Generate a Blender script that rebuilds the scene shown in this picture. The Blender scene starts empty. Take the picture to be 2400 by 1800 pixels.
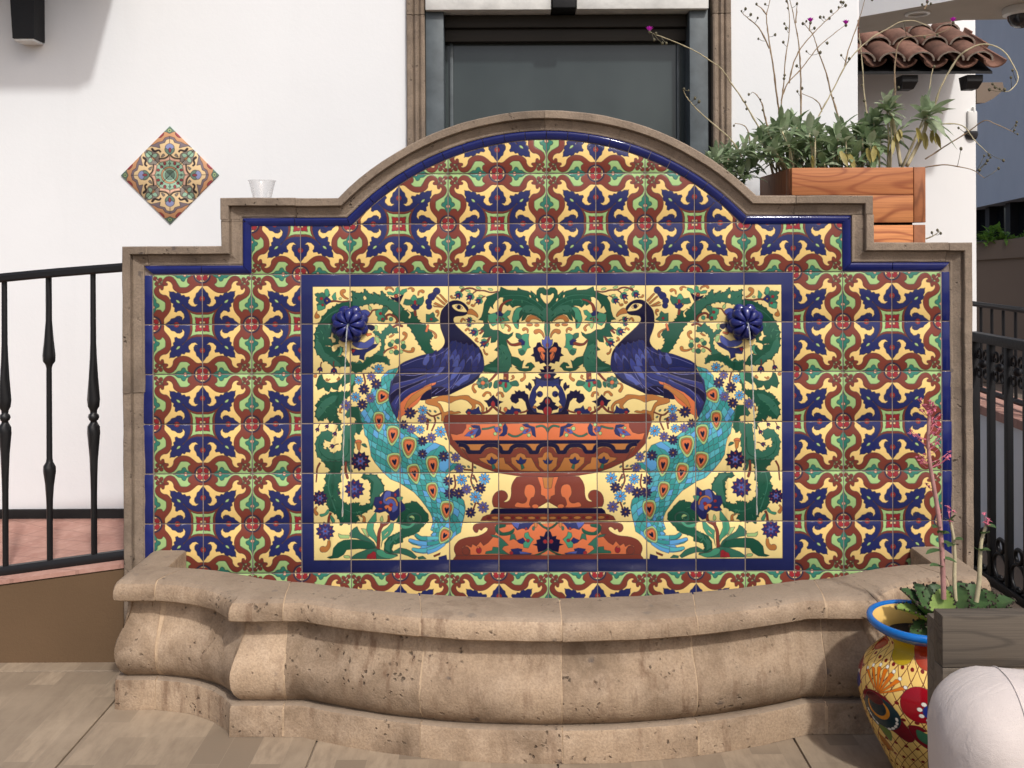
import bpy, bmesh, math, random
import numpy as np
from mathutils import Vector, noise
R = math.radians
SC = bpy.context.scene
COL = SC.collection
random.seed(11)
# ---------------------------------------------------------------------------
# camera, sky, sun, exposure   (x right, y away from the viewer, z up; the glazed
# face of the fountain wall is y = 0, its axis x = 0, the terrace floor z = 0)
# ---------------------------------------------------------------------------
FPX, DIST, EYE, CX, HOR = 2158., 2.9, 1.30, -.1095, 588.
cd = bpy.data.cameras.new('camera'); cam = bpy.data.objects.new('camera', cd); COL.objects.link(cam)
cam.location = (CX, -DIST, EYE); cam.rotation_euler = (math.pi / 2, .0045, 0)
cd.sensor_width = 36.; cd.lens = FPX / 2400. * 36.; cd.shift_y = -312. / 2400.; cd.clip_start = .05; cd.clip_end = 400
SC.camera = cam
SUN_AZ, SUN_EL = R(25), R(50)
S = Vector((math.sin(SUN_AZ) * math.cos(SUN_EL), -math.cos(SUN_AZ) * math.cos(SUN_EL), math.sin(SUN_EL)))
w = bpy.data.worlds.new('World'); SC.world = w; w.use_nodes = True
nt = w.node_tree; nt.nodes.clear()
sky = nt.nodes.new('ShaderNodeTexSky'); sky.sky_type = 'NISHITA'; sky.sun_disc = False
sky.sun_elevation = SUN_EL; sky.sun_rotation = math.atan2(S.x, S.y); sky.air_density = .8; sky.dust_density = 4.5; sky.ozone_density = .5
bg = nt.nodes.new('ShaderNodeBackground'); bg.inputs[1].default_value = .15
wo = nt.nodes.new('ShaderNodeOutputWorld')
nt.links.new(sky.outputs[0], bg.inputs[0]); nt.links.new(bg.outputs[0], wo.inputs[0])
sl = bpy.data.lights.new('sun', 'SUN'); sl.energy = 2.4; sl.angle = R(2.6); sl.color = (1, .98, .95)
so = bpy.data.objects.new('sun', sl); COL.objects.link(so); so.rotation_euler = S.to_track_quat('Z', 'Y').to_euler(); so.location = S * 20
SC.view_settings.view_transform = 'Standard'; SC.view_settings.look = 'None'; SC.view_settings.gamma = 1; SC.view_settings.exposure = -.07
SC.view_settings.use_curve_mapping = False
SC.render.engine = 'CYCLES'; SC.cycles.use_denoising = True; SC.cycles.max_bounces = 6; SC.cycles.diffuse_bounces = 3; SC.cycles.glossy_bounces = 3; SC.cycles.transparent_max_bounces = 8
SC.cycles.caustics_reflective = False; SC.cycles.caustics_refractive = False

def at(x, y, Y):
    """world point seen at pixel (x, y) of the 2400 x 1800 photograph, at depth Y"""
    d = DIST + Y
    return Vector((CX + (x - 1200.) * d / FPX, Y, EYE - (y - HOR) * d / FPX))
def wz(y):
    return EYE - (y - HOR) / 744.

# ---------------------------------------------------------------------------
# objects
# ---------------------------------------------------------------------------
def tag(o, label=None, cat=None, group=None, kind=None):
    if label: o['label'] = label
    if cat: o['category'] = cat
    if group: o['group'] = group
    if kind: o['kind'] = kind
    return o
def empty(name, loc, label, cat, group=None, kind='thing'):
    o = bpy.data.objects.new(name, None); COL.objects.link(o); o.location = loc; o.empty_display_size = .05
    return tag(o, label, cat, group, kind)
def wloc(o):
    v = Vector((0, 0, 0))
    while o is not None:
        v += o.location; o = o.parent
    return v
def link(name, me, parent=None, loc=(0, 0, 0)):
    o = bpy.data.objects.new(name, me); COL.objects.link(o); o.location = loc
    if parent is not None: o.parent = parent
    return o
def mk(name, V, F, m, parent=None, smooth=False, uv=None, label=None, cat=None, group=None, kind=None, sharp=None, local=False):
    """one mesh object; V in world coordinates unless local"""
    me = bpy.data.meshes.new(name)
    off = Vector((0, 0, 0)) if (parent is None or local) else wloc(parent)
    me.from_pydata([(v[0] - off.x, v[1] - off.y, v[2] - off.z) for v in V], [], F)
    if m is not None: me.materials.append(m)
    if smooth:
        me.polygons.foreach_set('use_smooth', [True] * len(me.polygons))
        if sharp is not None: me.set_sharp_from_angle(angle=R(sharp))
    if uv is not None:
        L = me.uv_layers.new(name='UVMap')
        L.data.foreach_set('uv', [c for p in me.polygons for vi in p.vertices for c in uv[vi]])
    me.update()
    return tag(link(name, me, parent), label, cat, group, kind)
def bm_mk(name, bm, m, parent=None, smooth=False, sharp=None, **k):
    me = bpy.data.meshes.new(name)
    bmesh.ops.recalc_face_normals(bm, faces=bm.faces)
    if parent is not None:
        bmesh.ops.translate(bm, verts=bm.verts, vec=-wloc(parent))
    bm.to_mesh(me); bm.free()
    if m is not None: me.materials.append(m)
    if smooth:
        me.polygons.foreach_set('use_smooth', [True] * len(me.polygons))
        if sharp is not None: me.set_sharp_from_angle(angle=R(sharp))
    return tag(link(name, me, parent), **k)
def box(name, x0, x1, y0, y1, z0, z1, m, parent=None, bev=.004, seg=2, **k):
    bm = bmesh.new(); bmesh.ops.create_cube(bm, size=1)
    for v in bm.verts:
        v.co = ((x0 + x1) / 2 + v.co.x * (x1 - x0), (y0 + y1) / 2 + v.co.y * (y1 - y0), (z0 + z1) / 2 + v.co.z * (z1 - z0))
    if bev:
        bmesh.ops.bevel(bm, geom=list(bm.edges), offset=bev, segments=seg, affect='EDGES', profile=.5)
    return bm_mk(name, bm, m, parent, smooth=bool(bev), sharp=40, **k)
def tube_vf(P, rad, n=8, cap=True):
    P = [Vector(p) for p in P]
    if not hasattr(rad, '__len__'): rad = [rad] * len(P)
    V, F = [], []
    up = None
    for i, p in enumerate(P):
        t = (P[min(i + 1, len(P) - 1)] - P[max(i - 1, 0)])
        t = t.normalized() if t.length > 1e-9 else Vector((0, 0, 1))
        if up is None:
            up = Vector((0, 0, 1)) if abs(t.z) < .9 else Vector((1, 0, 0))
        a = t.cross(up).normalized(); b = a.cross(t).normalized(); up = b
        for k in range(n):
            th = 2 * math.pi * k / n
            V.append(p + (a * math.cos(th) + b * math.sin(th)) * rad[i])
    for i in range(len(P) - 1):
        for k in range(n):
            F.append((i * n + k, i * n + (k + 1) % n, (i + 1) * n + (k + 1) % n, (i + 1) * n + k))
    if cap:
        F.append(tuple(range(n))[::-1]); F.append(tuple(range((len(P) - 1) * n, len(P) * n)))
    return V, F
def tube(name, P, rad, m, parent=None, n=8, **k):
    V, F = tube_vf(P, rad, n)
    return mk(name, V, F, m, parent, smooth=True, sharp=50, **k)
def lathe_vf(prof, c, n=32, uvz=None):
    V, F, UV = [], [], []
    for r, z in prof:
        for k in range(n + 1):
            th = 2 * math.pi * k / n
            V.append((c[0] + r * math.cos(th), c[1] + r * math.sin(th), c[2] + z)); UV.append((k / n, uvz(z) if uvz else z))
    for i in range(len(prof) - 1):
        for k in range(n):
            a = i * (n + 1) + k
            F.append((a, a + 1, a + n + 2, a + n + 1))
    return V, F, UV
def spline(P, n=6):
    return [Vector(p) for p in catmull3([tuple(p) for p in P], n)]
def catmull3(P, n):
    P = [np.array(p, float) for p in P]; out = []
    for i in range(len(P) - 1):
        a, b, c, d = P[max(i - 1, 0)], P[i], P[i + 1], P[min(i + 2, len(P) - 1)]
        for t in np.linspace(0, 1, n, endpoint=False):
            out.append(.5 * (2 * b + (c - a) * t + (2 * a - 5 * b + 4 * c - d) * t * t + (3 * b - a - 3 * c + d) * t ** 3))
    out.append(P[-1])
    return out
def merge(parts):
    V, F = [], []
    for v, f in parts:
        o = len(V); V += list(v); F += [tuple(i + o for i in q) for q in f]
    return V, F

# ---------------------------------------------------------------------------
# materials
# ---------------------------------------------------------------------------
def srgb(r, g, b, s=1.):
    f = lambda c: ((c / 255. + .055) / 1.055) ** 2.4 if c > 10 else c / 255. / 12.92
    return (f(r) * s, f(g) * s, f(b) * s, 1)
class NT:
    def __init__(s, name):
        s.m = bpy.data.materials.new(name); s.m.use_nodes = True
        s.t = s.m.node_tree; s.b = s.t.nodes['Principled BSDF']; s.out = s.t.nodes['Material Output']
    def n(s, ty, **k):
        nd = s.t.nodes.new('ShaderNode' + ty)
        for a, v in k.items(): setattr(nd, a, v)
        return nd
    def l(s, a, b): s.t.links.new(a, b)
    def set(s, **k):
        for a, v in k.items(): s.b.inputs[a.replace('_', ' ')].default_value = v
    def pos(s, rnd=0., scale=(1, 1, 1)):
        g = s.n('NewGeometry'); o = g.outputs['Position']
        if rnd:
            oi = s.n('ObjectInfo'); mu = s.n('Math', operation='MULTIPLY'); mu.inputs[1].default_value = rnd
            s.l(oi.outputs['Random'], mu.inputs[0])
            ad = s.n('VectorMath', operation='ADD'); s.l(o, ad.inputs[0]); s.l(mu.outputs[0], ad.inputs[1]); o = ad.outputs[0]
        if scale != (1, 1, 1):
            mp = s.n('VectorMath', operation='MULTIPLY'); mp.inputs[1].default_value = scale; s.l(o, mp.inputs[0]); o = mp.outputs[0]
        return o
    def noise(s, vec, sc, det=4, rough=.55, out='Fac', dist=0):
        nd = s.n('TexNoise'); nd.inputs['Scale'].default_value = sc; nd.inputs['Detail'].default_value = det; nd.inputs['Roughness'].default_value = rough
        nd.inputs['Distortion'].default_value = dist
        s.l(vec, nd.inputs['Vector']); return nd.outputs[out]
    def ramp(s, f, stops):
        nd = s.n('ValToRGB'); e = nd.color_ramp.elements
        while len(e) < len(stops): e.new(.5)
        for x, (p, c) in zip(e, stops):
            x.position = p; x.color = c if hasattr(c, '__len__') else (c, c, c, 1)
        s.l(f, nd.inputs[0]); return nd.outputs[0]
    def mix(s, f, a, b, mode='MIX'):
        nd = s.n('Mix', data_type='RGBA', blend_type=mode)
        for v, i in ((f, 0), (a, 6), (b, 7)):
            if hasattr(v, 'is_linked'): s.l(v, nd.inputs[i])
            else: nd.inputs[i].default_value = v
        return nd.outputs[2]
    def math(s, op, a, b=0.):
        nd = s.n('Math', operation=op)
        for v, i in ((a, 0), (b, 1)):
            if hasattr(v, 'is_linked'): s.l(v, nd.inputs[i])
            else: nd.inputs[i].default_value = v
        return nd.outputs[0]
    def bump(s, h, strength=.3, dist=.002, nrm=None):
        nd = s.n('Bump'); nd.inputs['Strength'].default_value = strength; nd.inputs['Distance'].default_value = dist
        s.l(h, nd.inputs['Height'])
        if nrm is not None: s.l(nrm, nd.inputs['Normal'])
        s.l(nd.outputs[0], s.b.inputs['Normal']); return nd.outputs[0]
    def col(s, c): s.l(c, s.b.inputs['Base Color'])

def m_stone(name, base, dark, light, pit=.5, stain=None, scale=1., top=None):
    t = NT(name); p = t.pos(17.)
    big = t.noise(p, 4.5 * scale, 5, .6); mid = t.noise(p, 15 * scale, 5, .6, dist=.5); fine = t.noise(p, 170 * scale, 3, .6)
    c = t.mix(t.ramp(big, [(.34, 0.), (.6, 1.)]), dark, base)
    c = t.mix(t.ramp(mid, [(.45, 0.), (.8, .6)]), c, light)
    c = t.mix(t.ramp(fine, [(.36, .3), (.6, 0.)]), c, tuple(v * .6 for v in dark[:3]) + (1,))
    oi = t.n('ObjectInfo'); hs = t.n('HueSaturation'); t.l(c, hs.inputs['Color'])
    t.l(t.math('ADD', t.math('MULTIPLY', oi.outputs['Random'], .26), .87), hs.inputs['Value']); c = hs.outputs[0]
    # open pores and darker clasts of the tuff
    vo = t.n('TexVoronoi'); vo.inputs['Scale'].default_value = 50 * scale; vo.inputs['Randomness'].default_value = 1
    dp = t.n('VectorMath', operation='ADD'); nz = t.noise(p, 40 * scale, 2, .5, 'Color'); t.l(p, dp.inputs[0])
    sc = t.n('VectorMath', operation='SCALE'); t.l(nz, sc.inputs[0]); sc.inputs['Scale'].default_value = .03; t.l(sc.outputs[0], dp.inputs[1])
    t.l(dp.outputs[0], vo.inputs['Vector'])
    sel = t.ramp(t.noise(p, 7 * scale, 5, .75), [(.52, 0.), (.62, 1.)])
    pits = t.math('MULTIPLY', t.ramp(vo.outputs['Distance'], [(.13, 1.), (.27, 0.)]), sel)
    c = t.mix(t.math('MULTIPLY', pits, pit), c, (.035, .026, .02, 1))
    v2 = t.n('TexVoronoi'); v2.inputs['Scale'].default_value = 15 * scale; t.l(dp.outputs[0], v2.inputs['Vector'])
    cl = t.math('MULTIPLY', t.ramp(v2.outputs['Distance'], [(.1, 1.), (.17, 0.)]), t.ramp(t.noise(p, 5 * scale, 2), [(.56, 0.), (.62, 1.)]))
    c = t.mix(t.math('MULTIPLY', cl, .75), c, (.09, .075, .072, 1))
    if stain:
        # rust-brown weathering in drips
        st = t.noise(t.pos(9., (34, 34, 5)), 1., 4, .6)
        c = t.mix(t.math('MULTIPLY', t.ramp(st, [(.52, 0.), (.7, 1.)]), t.ramp(t.noise(p, 3.2, 3), [(.42, 0.), (.62, .75)])), c, stain)
    if top:
        # grey dust and lime settled on the faces that look up
        g = t.n('NewGeometry'); sx = t.n('SeparateXYZ'); t.l(g.outputs['True Normal'], sx.inputs[0])
        up = t.ramp(sx.outputs['Z'], [(.55, 0.), (.95, 1.)])
        c = t.mix(t.math('MULTIPLY', up, t.ramp(big, [(.25, .45), (.7, .8)])), c, top)
    t.col(c)
    h = t.math('SUBTRACT', t.math('ADD', t.math('MULTIPLY', mid, .6), t.math('MULTIPLY', fine, .35)), t.math('MULTIPLY', pits, .9))
    t.bump(h, .75, .006)
    t.set(Roughness=.86, Specular_IOR_Level=.25)
    return t.m
def m_plain(name, c, rough=.6, spec=.4, metal=0., bump=0., bscale=60., var=.0, vscale=6., rnd=0.):
    t = NT(name); p = t.pos(3.)
    if var:
        n = t.noise(p, vscale, 4, .6)
        k = t.mix(t.ramp(n, [(.3, 0.), (.7, 1.)]), tuple(v * (1 - var) for v in c[:3]) + (1,), tuple(min(v * (1 + var), 1) for v in c[:3]) + (1,))
        if rnd:
            oi = t.n('ObjectInfo'); hs = t.n('HueSaturation'); t.l(k, hs.inputs['Color']); t.l(t.math('ADD', t.math('MULTIPLY', oi.outputs['Random'], rnd), 1 - rnd / 2), hs.inputs['Value']); k = hs.outputs[0]
        t.col(k)
    else:
        t.set(Base_Color=c)
    t.set(Roughness=rough, Specular_IOR_Level=spec, Metallic=metal)
    if bump: t.bump(t.noise(p, bscale, 4, .6), bump, .004)
    return t.m
def m_stucco(name, c, var=.05, b=.35):
    t = NT(name); p = t.pos()
    n = t.noise(p, 1.4, 4, .6); f = t.noise(p, 90, 4, .65); m2 = t.noise(p, 9, 3, .5)
    k = t.mix(t.ramp(n, [(.3, 0.), (.7, 1.)]), tuple(v * (1 - var) for v in c[:3]) + (1,), c)
    k = t.mix(t.ramp(t.noise(t.pos(0, (9, 9, 1.1)), 1.3, 4, .6), [(.55, 0.), (.8, .12)]), k, tuple(v * .8 for v in c[:3]) + (1,))
    t.col(k); t.set(Roughness=.9, Specular_IOR_Level=.15)
    t.bump(t.math('ADD', f, t.math('MULTIPLY', m2, 1.2)), b, .004)
    return t.m
def m_wood(name, a, b, axis=(1.6, 7, 7), ring=26., rough=.5):
    """cathedral grain: contour lines of a stretched noise field"""
    t = NT(name); p = t.pos(5., axis)
    f = t.noise(p, 1.15, 1.5, .45)
    w_ = t.math('SINE', t.math('MULTIPLY', f, ring * 2.6))
    g = t.noise(t.pos(5., (axis[0] * 2.5, axis[1] * 22, axis[2] * 22)), 1.2, 4, .6)
    big = t.noise(p, .55, 2, .5)
    c = t.mix(t.ramp(w_, [(.0, 0.), (.55, .18), (.85, .62), (1., .9)]), a, b)
    c = t.mix(t.ramp(big, [(.35, 0.), (.7, .55)]), c, b)
    c = t.mix(t.ramp(g, [(.42, 0.), (.75, .45)]), c, tuple(v * .55 for v in b[:3]) + (1,))
    oi = t.n('ObjectInfo'); hs = t.n('HueSaturation'); t.l(c, hs.inputs['Color']); t.l(t.math('ADD', t.math('MULTIPLY', oi.outputs['Random'], .4), .8), hs.inputs['Value'])
    t.col(hs.outputs[0]); t.set(Roughness=rough, Specular_IOR_Level=.35); t.bump(g, .2, .003)
    return t.m
def m_iron(name):
    t = NT(name); p = t.pos()
    t.set(Base_Color=(.009, .009, .010, 1), Roughness=.45, Specular_IOR_Level=.35); t.bump(t.noise(p, 70, 3, .6), .25, .003)
    return t.m
def m_leaf(name, c, back, var=.4):
    t = NT(name); oi = t.n('ObjectInfo'); p = t.pos()
    n = t.noise(p, 34, 3, .6)
    t.col(t.mix(t.ramp(n, [(.3, 0.), (.7, 1.)]), c, back)); t.set(Roughness=.5, Specular_IOR_Level=.4)
    tr = t.n('BsdfTranslucent'); tr.inputs[0].default_value = tuple(min(v * 1.5, 1) for v in back[:3]) + (1,)
    mx = t.n('MixShader'); mx.inputs[0].default_value = .22
    t.l(t.b.outputs[0], mx.inputs[1]); t.l(tr.outputs[0], mx.inputs[2]); t.l(mx.outputs[0], t.out.inputs[0])
    return t.m
def image(name, arr):
    """bake a painted array (rows from the top) into a packed image"""
    h, w_ = arr.shape[:2]
    im = bpy.data.images.new(name, w_, h, alpha=True)
    px = np.ones((h, w_, 4), np.float32); px[:, :, :arr.shape[2]] = arr[::-1]
    im.alpha_mode = 'CHANNEL_PACKED'
    im.pixels.foreach_set(np.ascontiguousarray(px).ravel()); im.update(); im.pack()
    return im
def m_glaze(name, arr, rough=.13, albedo=.92, relief=.35, sat=1.02):
    """painted glaze on clay: colour and the height of the glaze pools come from the painting"""
    t = NT(name)
    tx = t.n('TexImage'); tx.image = image(name, arr); tx.interpolation = 'Linear'; tx.extension = 'EXTEND'
    uv = t.n('UVMap'); t.l(uv.outputs[0], tx.inputs[0])
    oi = t.n('ObjectInfo'); p = t.pos(4.)
    hs = t.n('HueSaturation'); t.l(tx.outputs['Color'], hs.inputs['Color'])
    cloud = t.noise(p, 22, 4, .6)
    v = t.math('ADD', t.math('ADD', t.math('MULTIPLY', oi.outputs['Random'], .13), albedo - .14), t.math('MULTIPLY', cloud, .15))
    t.l(v, hs.inputs['Value']); hs.inputs['Saturation'].default_value = sat
    t.col(hs.outputs[0])
    rg = t.math('ADD', t.math('MULTIPLY', t.math('SUBTRACT', 1., tx.outputs['Alpha']), .45), t.math('ADD', t.math('MULTIPLY', cloud, .12), rough - .05))
    t.l(rg, t.b.inputs['Roughness']); t.set(Specular_IOR_Level=.26)
    h = t.math('ADD', tx.outputs['Alpha'], t.math('MULTIPLY', t.noise(p, 18, 2, .5), 1.3))
    t.bump(h, relief, .0012)
    return t.m
# ---------------------------------------------------------------------------
# glaze painting: regions are filled on a label map, the cuerda-seca lines run
# wherever two regions meet
# ---------------------------------------------------------------------------
PAL = dict(CR=(246,220,140), YE=(240,202,118), NB=(35,42,96), DN=(24,22,56), MB=(74,86,160), N2=(42,48,112),
           GD=(30,84,64), GM=(50,106,86), GB=(66,146,112), LG=(160,196,124), TE=(50,148,144), TU=(78,176,186),
           SB=(82,160,214), LV=(92,90,152), BR=(124,56,42), OR=(212,106,50), OC=(182,114,48), RD=(152,28,38),
           TL=(48,122,104), LL=(112,112,172), PK=(220,166,132), WH=(240,236,220), PU=(122,108,116), TN=(224,190,130),
           GA=(140,182,150), GS=(100,130,112), OG=(196,134,76), BK=(58,44,38), LB=(128,138,186), GY=(130,120,108))

def _pts(s):
    if not isinstance(s, str):
        return np.array(s, float).reshape(-1, 2)
    return np.array([[float(a) for a in p.split(',')] for p in s.split()], float)

def catmull(P, closed=True, n=6):
    P = np.asarray(P, float)
    m = len(P)
    if m < 3:
        return P
    out = []
    rng = range(m) if closed else range(m - 1)
    t = np.linspace(0, 1, n, endpoint=False)[:, None]
    for i in rng:
        if closed:
            a, b, c, d = P[(i - 1) % m], P[i], P[(i + 1) % m], P[(i + 2) % m]
        else:
            a, b, c, d = P[max(i - 1, 0)], P[i], P[i + 1], P[min(i + 2, m - 1)]
        out.append(.5 * (2 * b + (c - a) * t + (2 * a - 5 * b + 4 * c - d) * t * t + (3 * b - a - 3 * c + d) * t ** 3))
    if not closed:
        out.append(P[-1:])
    return np.vstack(out)

class Art:
    """label map with a colour per label"""
    def __init__(self, W, H, bg, xf):
        self.W, self.H, self.xf = W, H, xf
        self.lab = np.zeros((H, W), np.int32)
        self.grp = np.zeros((H, W), np.int32)
        self.cols = [PAL[bg]]
        self.k = 0
    def mask(self, P):
        """even-odd fill, returns (slice, boolean mask)"""
        P = np.asarray(P, float)
        x0 = max(int(np.floor(P[:, 0].min())) - 1, 0); x1 = min(int(np.ceil(P[:, 0].max())) + 2, self.W)
        y0 = max(int(np.floor(P[:, 1].min())) - 1, 0); y1 = min(int(np.ceil(P[:, 1].max())) + 2, self.H)
        if x1 <= x0 or y1 <= y0:
            return None
        A = P; B = np.roll(P, -1, 0)
        ys = np.arange(y0, y1) + .5
        ay, by = A[:, 1][None], B[:, 1][None]
        cross = (ay <= ys[:, None]) != (by <= ys[:, None])
        r, e = np.nonzero(cross)
        xs = A[e, 0] + (ys[r] - A[e, 1]) / (B[e, 1] - A[e, 1]) * (B[e, 0] - A[e, 0])
        c = np.clip(np.ceil(xs - .5).astype(int), x0, x1) - x0
        cnt = np.zeros((y1 - y0, x1 - x0 + 1), np.int32)
        np.add.at(cnt, (r, c), 1)
        return (slice(y0, y1), slice(x0, x1)), (np.cumsum(cnt, 1)[:, :-1] % 2).astype(bool)
    def put(self, P, col, line=True):
        m = self.mask(P)
        if m is None:
            return
        sl, mk = m
        self.cols.append(PAL[col] if isinstance(col, str) else col)
        self.lab[sl][mk] = len(self.cols) - 1
        if line:
            self.k += 1
            self.grp[sl][mk] = self.k
    # --- in art coordinates -------------------------------------------------
    def f(self, v, col, s, smooth=False, line=True, ch=0, jag=0):
        P = _pts(s)
        for _ in range(ch):
            Q = np.roll(P, -1, 0)
            P = np.stack([.78 * P + .22 * Q, .22 * P + .78 * Q], 1).reshape(-1, 2)
        if jag:                                   # toothed leaf margin
            Q = np.roll(P, -1, 0)
            seg = np.linalg.norm(Q - P, axis=1)
            area = .5 * np.sum(P[:, 0] * Q[:, 1] - Q[:, 0] * P[:, 1])
            out = []
            for p, q, L in zip(P, Q, seg):
                n = max(int(L / 80), 1)
                d = (q - p) / max(L, 1e-6); nn = np.array([d[1], -d[0]]) * np.sign(area)
                out.append(p)
                for k in range(n if L > 60 else 0):
                    a, b = k / n, (k + 1) / n
                    out.append(p + (q - p) * (a + .55 * (b - a)) + nn * jag * .15)
                    out.append(p + (q - p) * (a + .8 * (b - a)) + nn * jag)
                    if k < n - 1:
                        out.append(p + (q - p) * b)
            P = np.array(out)
        P = self.xf(v, P)
        self.put(catmull(P) if smooth else P, col, line)
    def e(self, v, col, x, y, rx, ry=None, a=0, line=True, n=28):
        ry = rx if ry is None else ry
        t = np.linspace(0, 2 * np.pi, n, endpoint=False)
        X, Y = rx * np.cos(t), ry * np.sin(t)
        P = np.stack([x + X * np.cos(a) - Y * np.sin(a), y + X * np.sin(a) + Y * np.cos(a)], 1)
        self.put(self.xf(v, P), col, line)
    def st(self, v, col, s, w0, w1=None, line=True, ball=True):
        w1 = w0 if w1 is None else w1
        Q = catmull(_pts(s), False, 8)
        d = np.gradient(Q, axis=0); d /= np.linalg.norm(d, axis=1)[:, None] + 1e-9
        N = np.stack([-d[:, 1], d[:, 0]], 1)
        w = np.linspace(w0, w1, len(Q))[:, None] / 2
        cap = np.linspace(-np.pi / 2, np.pi / 2, 7)
        c, dd = Q[-1], d[-1]
        capP = [c + w1 / 2 * (dd * np.cos(t) + np.array([-dd[1], dd[0]]) * -np.sin(t)) for t in cap]
        P = np.vstack([Q + N * w, np.array(capP) if ball else Q[-1:], (Q - N * w)[::-1]])
        self.put(self.xf(v, P), col, line)
    def daisy(self, v, x, y, r, kind, n=9):
        pc = dict(S='SB', L='LV', N=(40, 38, 86))[kind]
        t0 = (x * .37 + y * .11) % 1
        for i in range(n):
            a = 2 * np.pi * (i + t0) / n
            self.e(v, pc, x + .6 * r * np.cos(a), y + .6 * r * np.sin(a), .42 * r, .2 * r, a, n=12)
        self.e(v, pc, x, y, .45 * r, line=False, n=12)
        self.e(v, 'OC' if kind != 'S' else 'OR', x, y, .2 * r, n=10)
    def spiky(self, v, x, y, r, col, n=11):
        t = []
        for i in range(n * 2):
            a = np.pi * i / n
            rr = r if i % 2 == 0 else r * .74
            t.append([x + rr * np.cos(a), y + rr * np.sin(a)])
        self.f(v, col, t)
        for i in range(6):
            a = 2 * np.pi * (i + .5) / 6
            self.e(v, 'RD', x + .62 * r * np.cos(a), y + .62 * r * np.sin(a), .1 * r, n=8)
        t = []
        for i in range(12):
            a = np.pi * i / 6
            rr = .5 * r if i % 2 == 0 else .26 * r
            t.append([x + rr * np.cos(a), y + rr * np.sin(a)])
        self.f(v, 'MB', t)
        self.e(v, 'RD', x, y, .12 * r, n=10)
    def tulip(self, v, x, y, r, a, leaf=True):
        ca, sa = np.cos(a), np.sin(a)
        def R(s):
            P = _pts(s) * r
            return np.stack([x + P[:, 0] * ca - P[:, 1] * sa, y + P[:, 0] * sa + P[:, 1] * ca], 1)
        self.st(v, 'BR', R("-1.5,0 -1,.1 -.5,0"), .18 * r)
        if leaf:
            self.f(v, 'GB', R("-.7,0 -.5,-.6 0,-.75 .2,-.4 -.2,0 .2,.4 0,.75 -.5,.6"))
        self.f(v, 'NB', R("-.5,0 -.1,-.45 .55,-.6 .4,-.2 1,0 .4,.2 .55,.6 -.1,.45"))
        self.e(v, 'RD', *(R(".15,0")[0]), .2 * r, n=9)
    def eye(self, v, x, y, rx, ry, a=0):
        ca, sa = np.cos(a), np.sin(a)
        T = _pts("0,1 -.62,.55 -1,-.25 -.8,-.85 -.2,-1 .3,-.98 .85,-.82 1,-.2 .62,.5")
        Hh = _pts("0,1 -.7,.1 -.9,-.55 -.45,-.8 0,-.4 .45,-.8 .9,-.55 .7,.1")
        def R(P, s, dy=0):
            Q = P * [rx * s, ry * s] + [0, dy * ry]
            return np.stack([x + Q[:, 0] * ca - Q[:, 1] * sa, y + Q[:, 0] * sa + Q[:, 1] * ca], 1)
        self.f(v, 'LG', R(T, 1), True)
        self.f(v, 'OC', R(T, .76, -.03), True)
        self.f(v, 'OR', R(T, .6, -.05), True)
        self.f(v, 'DN', R(Hh, .34, -.05), True)
    def voronoi(self, v, s, seeds, ang, asp, cols, rs):
        """overlapping scales: the nearest seed in a stretched metric"""
        P = self.xf(v, _pts(s))
        m = self.mask(P)
        sl, mk = m
        yy, xx = np.nonzero(mk)
        S = self.xf(v, seeds)
        win = 90 * self.W / 1280.
        best = np.full(len(xx), 1e18); who = np.zeros(len(xx), np.int32)
        for i in range(len(S)):
            lo = np.searchsorted(yy, S[i, 1] - sl[0].start - win); hi = np.searchsorted(yy, S[i, 1] - sl[0].start + win)
            if hi <= lo:
                continue
            q = np.nonzero(np.abs(xx[lo:hi] + sl[1].start - S[i, 0]) < win)[0] + lo
            dx = xx[q] + sl[1].start - S[i, 0]; dy = yy[q] + sl[0].start - S[i, 1]
            ca, sa = np.cos(ang[i]), np.sin(ang[i])
            al, ac = dx * ca + dy * sa, -dx * sa + dy * ca
            d = np.abs(al) / asp + np.abs(ac) + .25 * np.hypot(al / asp, ac)
            b = d < best[q]
            best[q[b]] = d[b]; who[q[b]] = i
        base = len(self.cols)
        for i in range(len(S)):
            self.cols.append(PAL[cols[rs.randint(len(cols))]])
        self.lab[sl][mk] = base + who
        self.grp[sl][mk] = self.k + 1 + who
        self.k += len(S) + 1
    def result(self, ss, line=(58, 46, 48), alpha=.66):
        cols = np.array(self.cols, float)
        img = cols[self.lab]
        g = self.grp
        e = np.zeros(g.shape, bool)
        e[:, 1:] |= g[:, 1:] != g[:, :-1]
        e[1:] |= g[1:] != g[:-1]
        e2 = e.copy(); e2[:, :-1] |= e[:, 1:]; e2[:-1] |= e[1:]
        e3 = e2.copy(); e3[:, 1:] |= e2[:, :-1]; e3[1:] |= e2[:-1]; img[e3 & ~e2] = img[e3 & ~e2] * .62 + np.array(line) * .38
        img[e2] = img[e2] * (1 - alpha) + np.array(line) * alpha
        hgt = np.where(e2, 0., 1.)
        for _ in range(3):   # glaze pools: soft shoulder next to each line
            p = np.pad(hgt, 1, mode='edge')
            hgt = (p[:-2, 1:-1] + p[2:, 1:-1] + p[1:-1, :-2] + p[1:-1, 2:] + 2 * p[1:-1, 1:-1]) / 6
        H, W = self.H // ss, self.W // ss
        img = img[:H * ss, :W * ss].reshape(H, ss, W, ss, 3).mean((1, 3))
        hgt = hgt[:H * ss, :W * ss].reshape(H, ss, W, ss).mean((1, 3))
        return np.dstack([np.clip(img, 0, 255) / 255., hgt])

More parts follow.
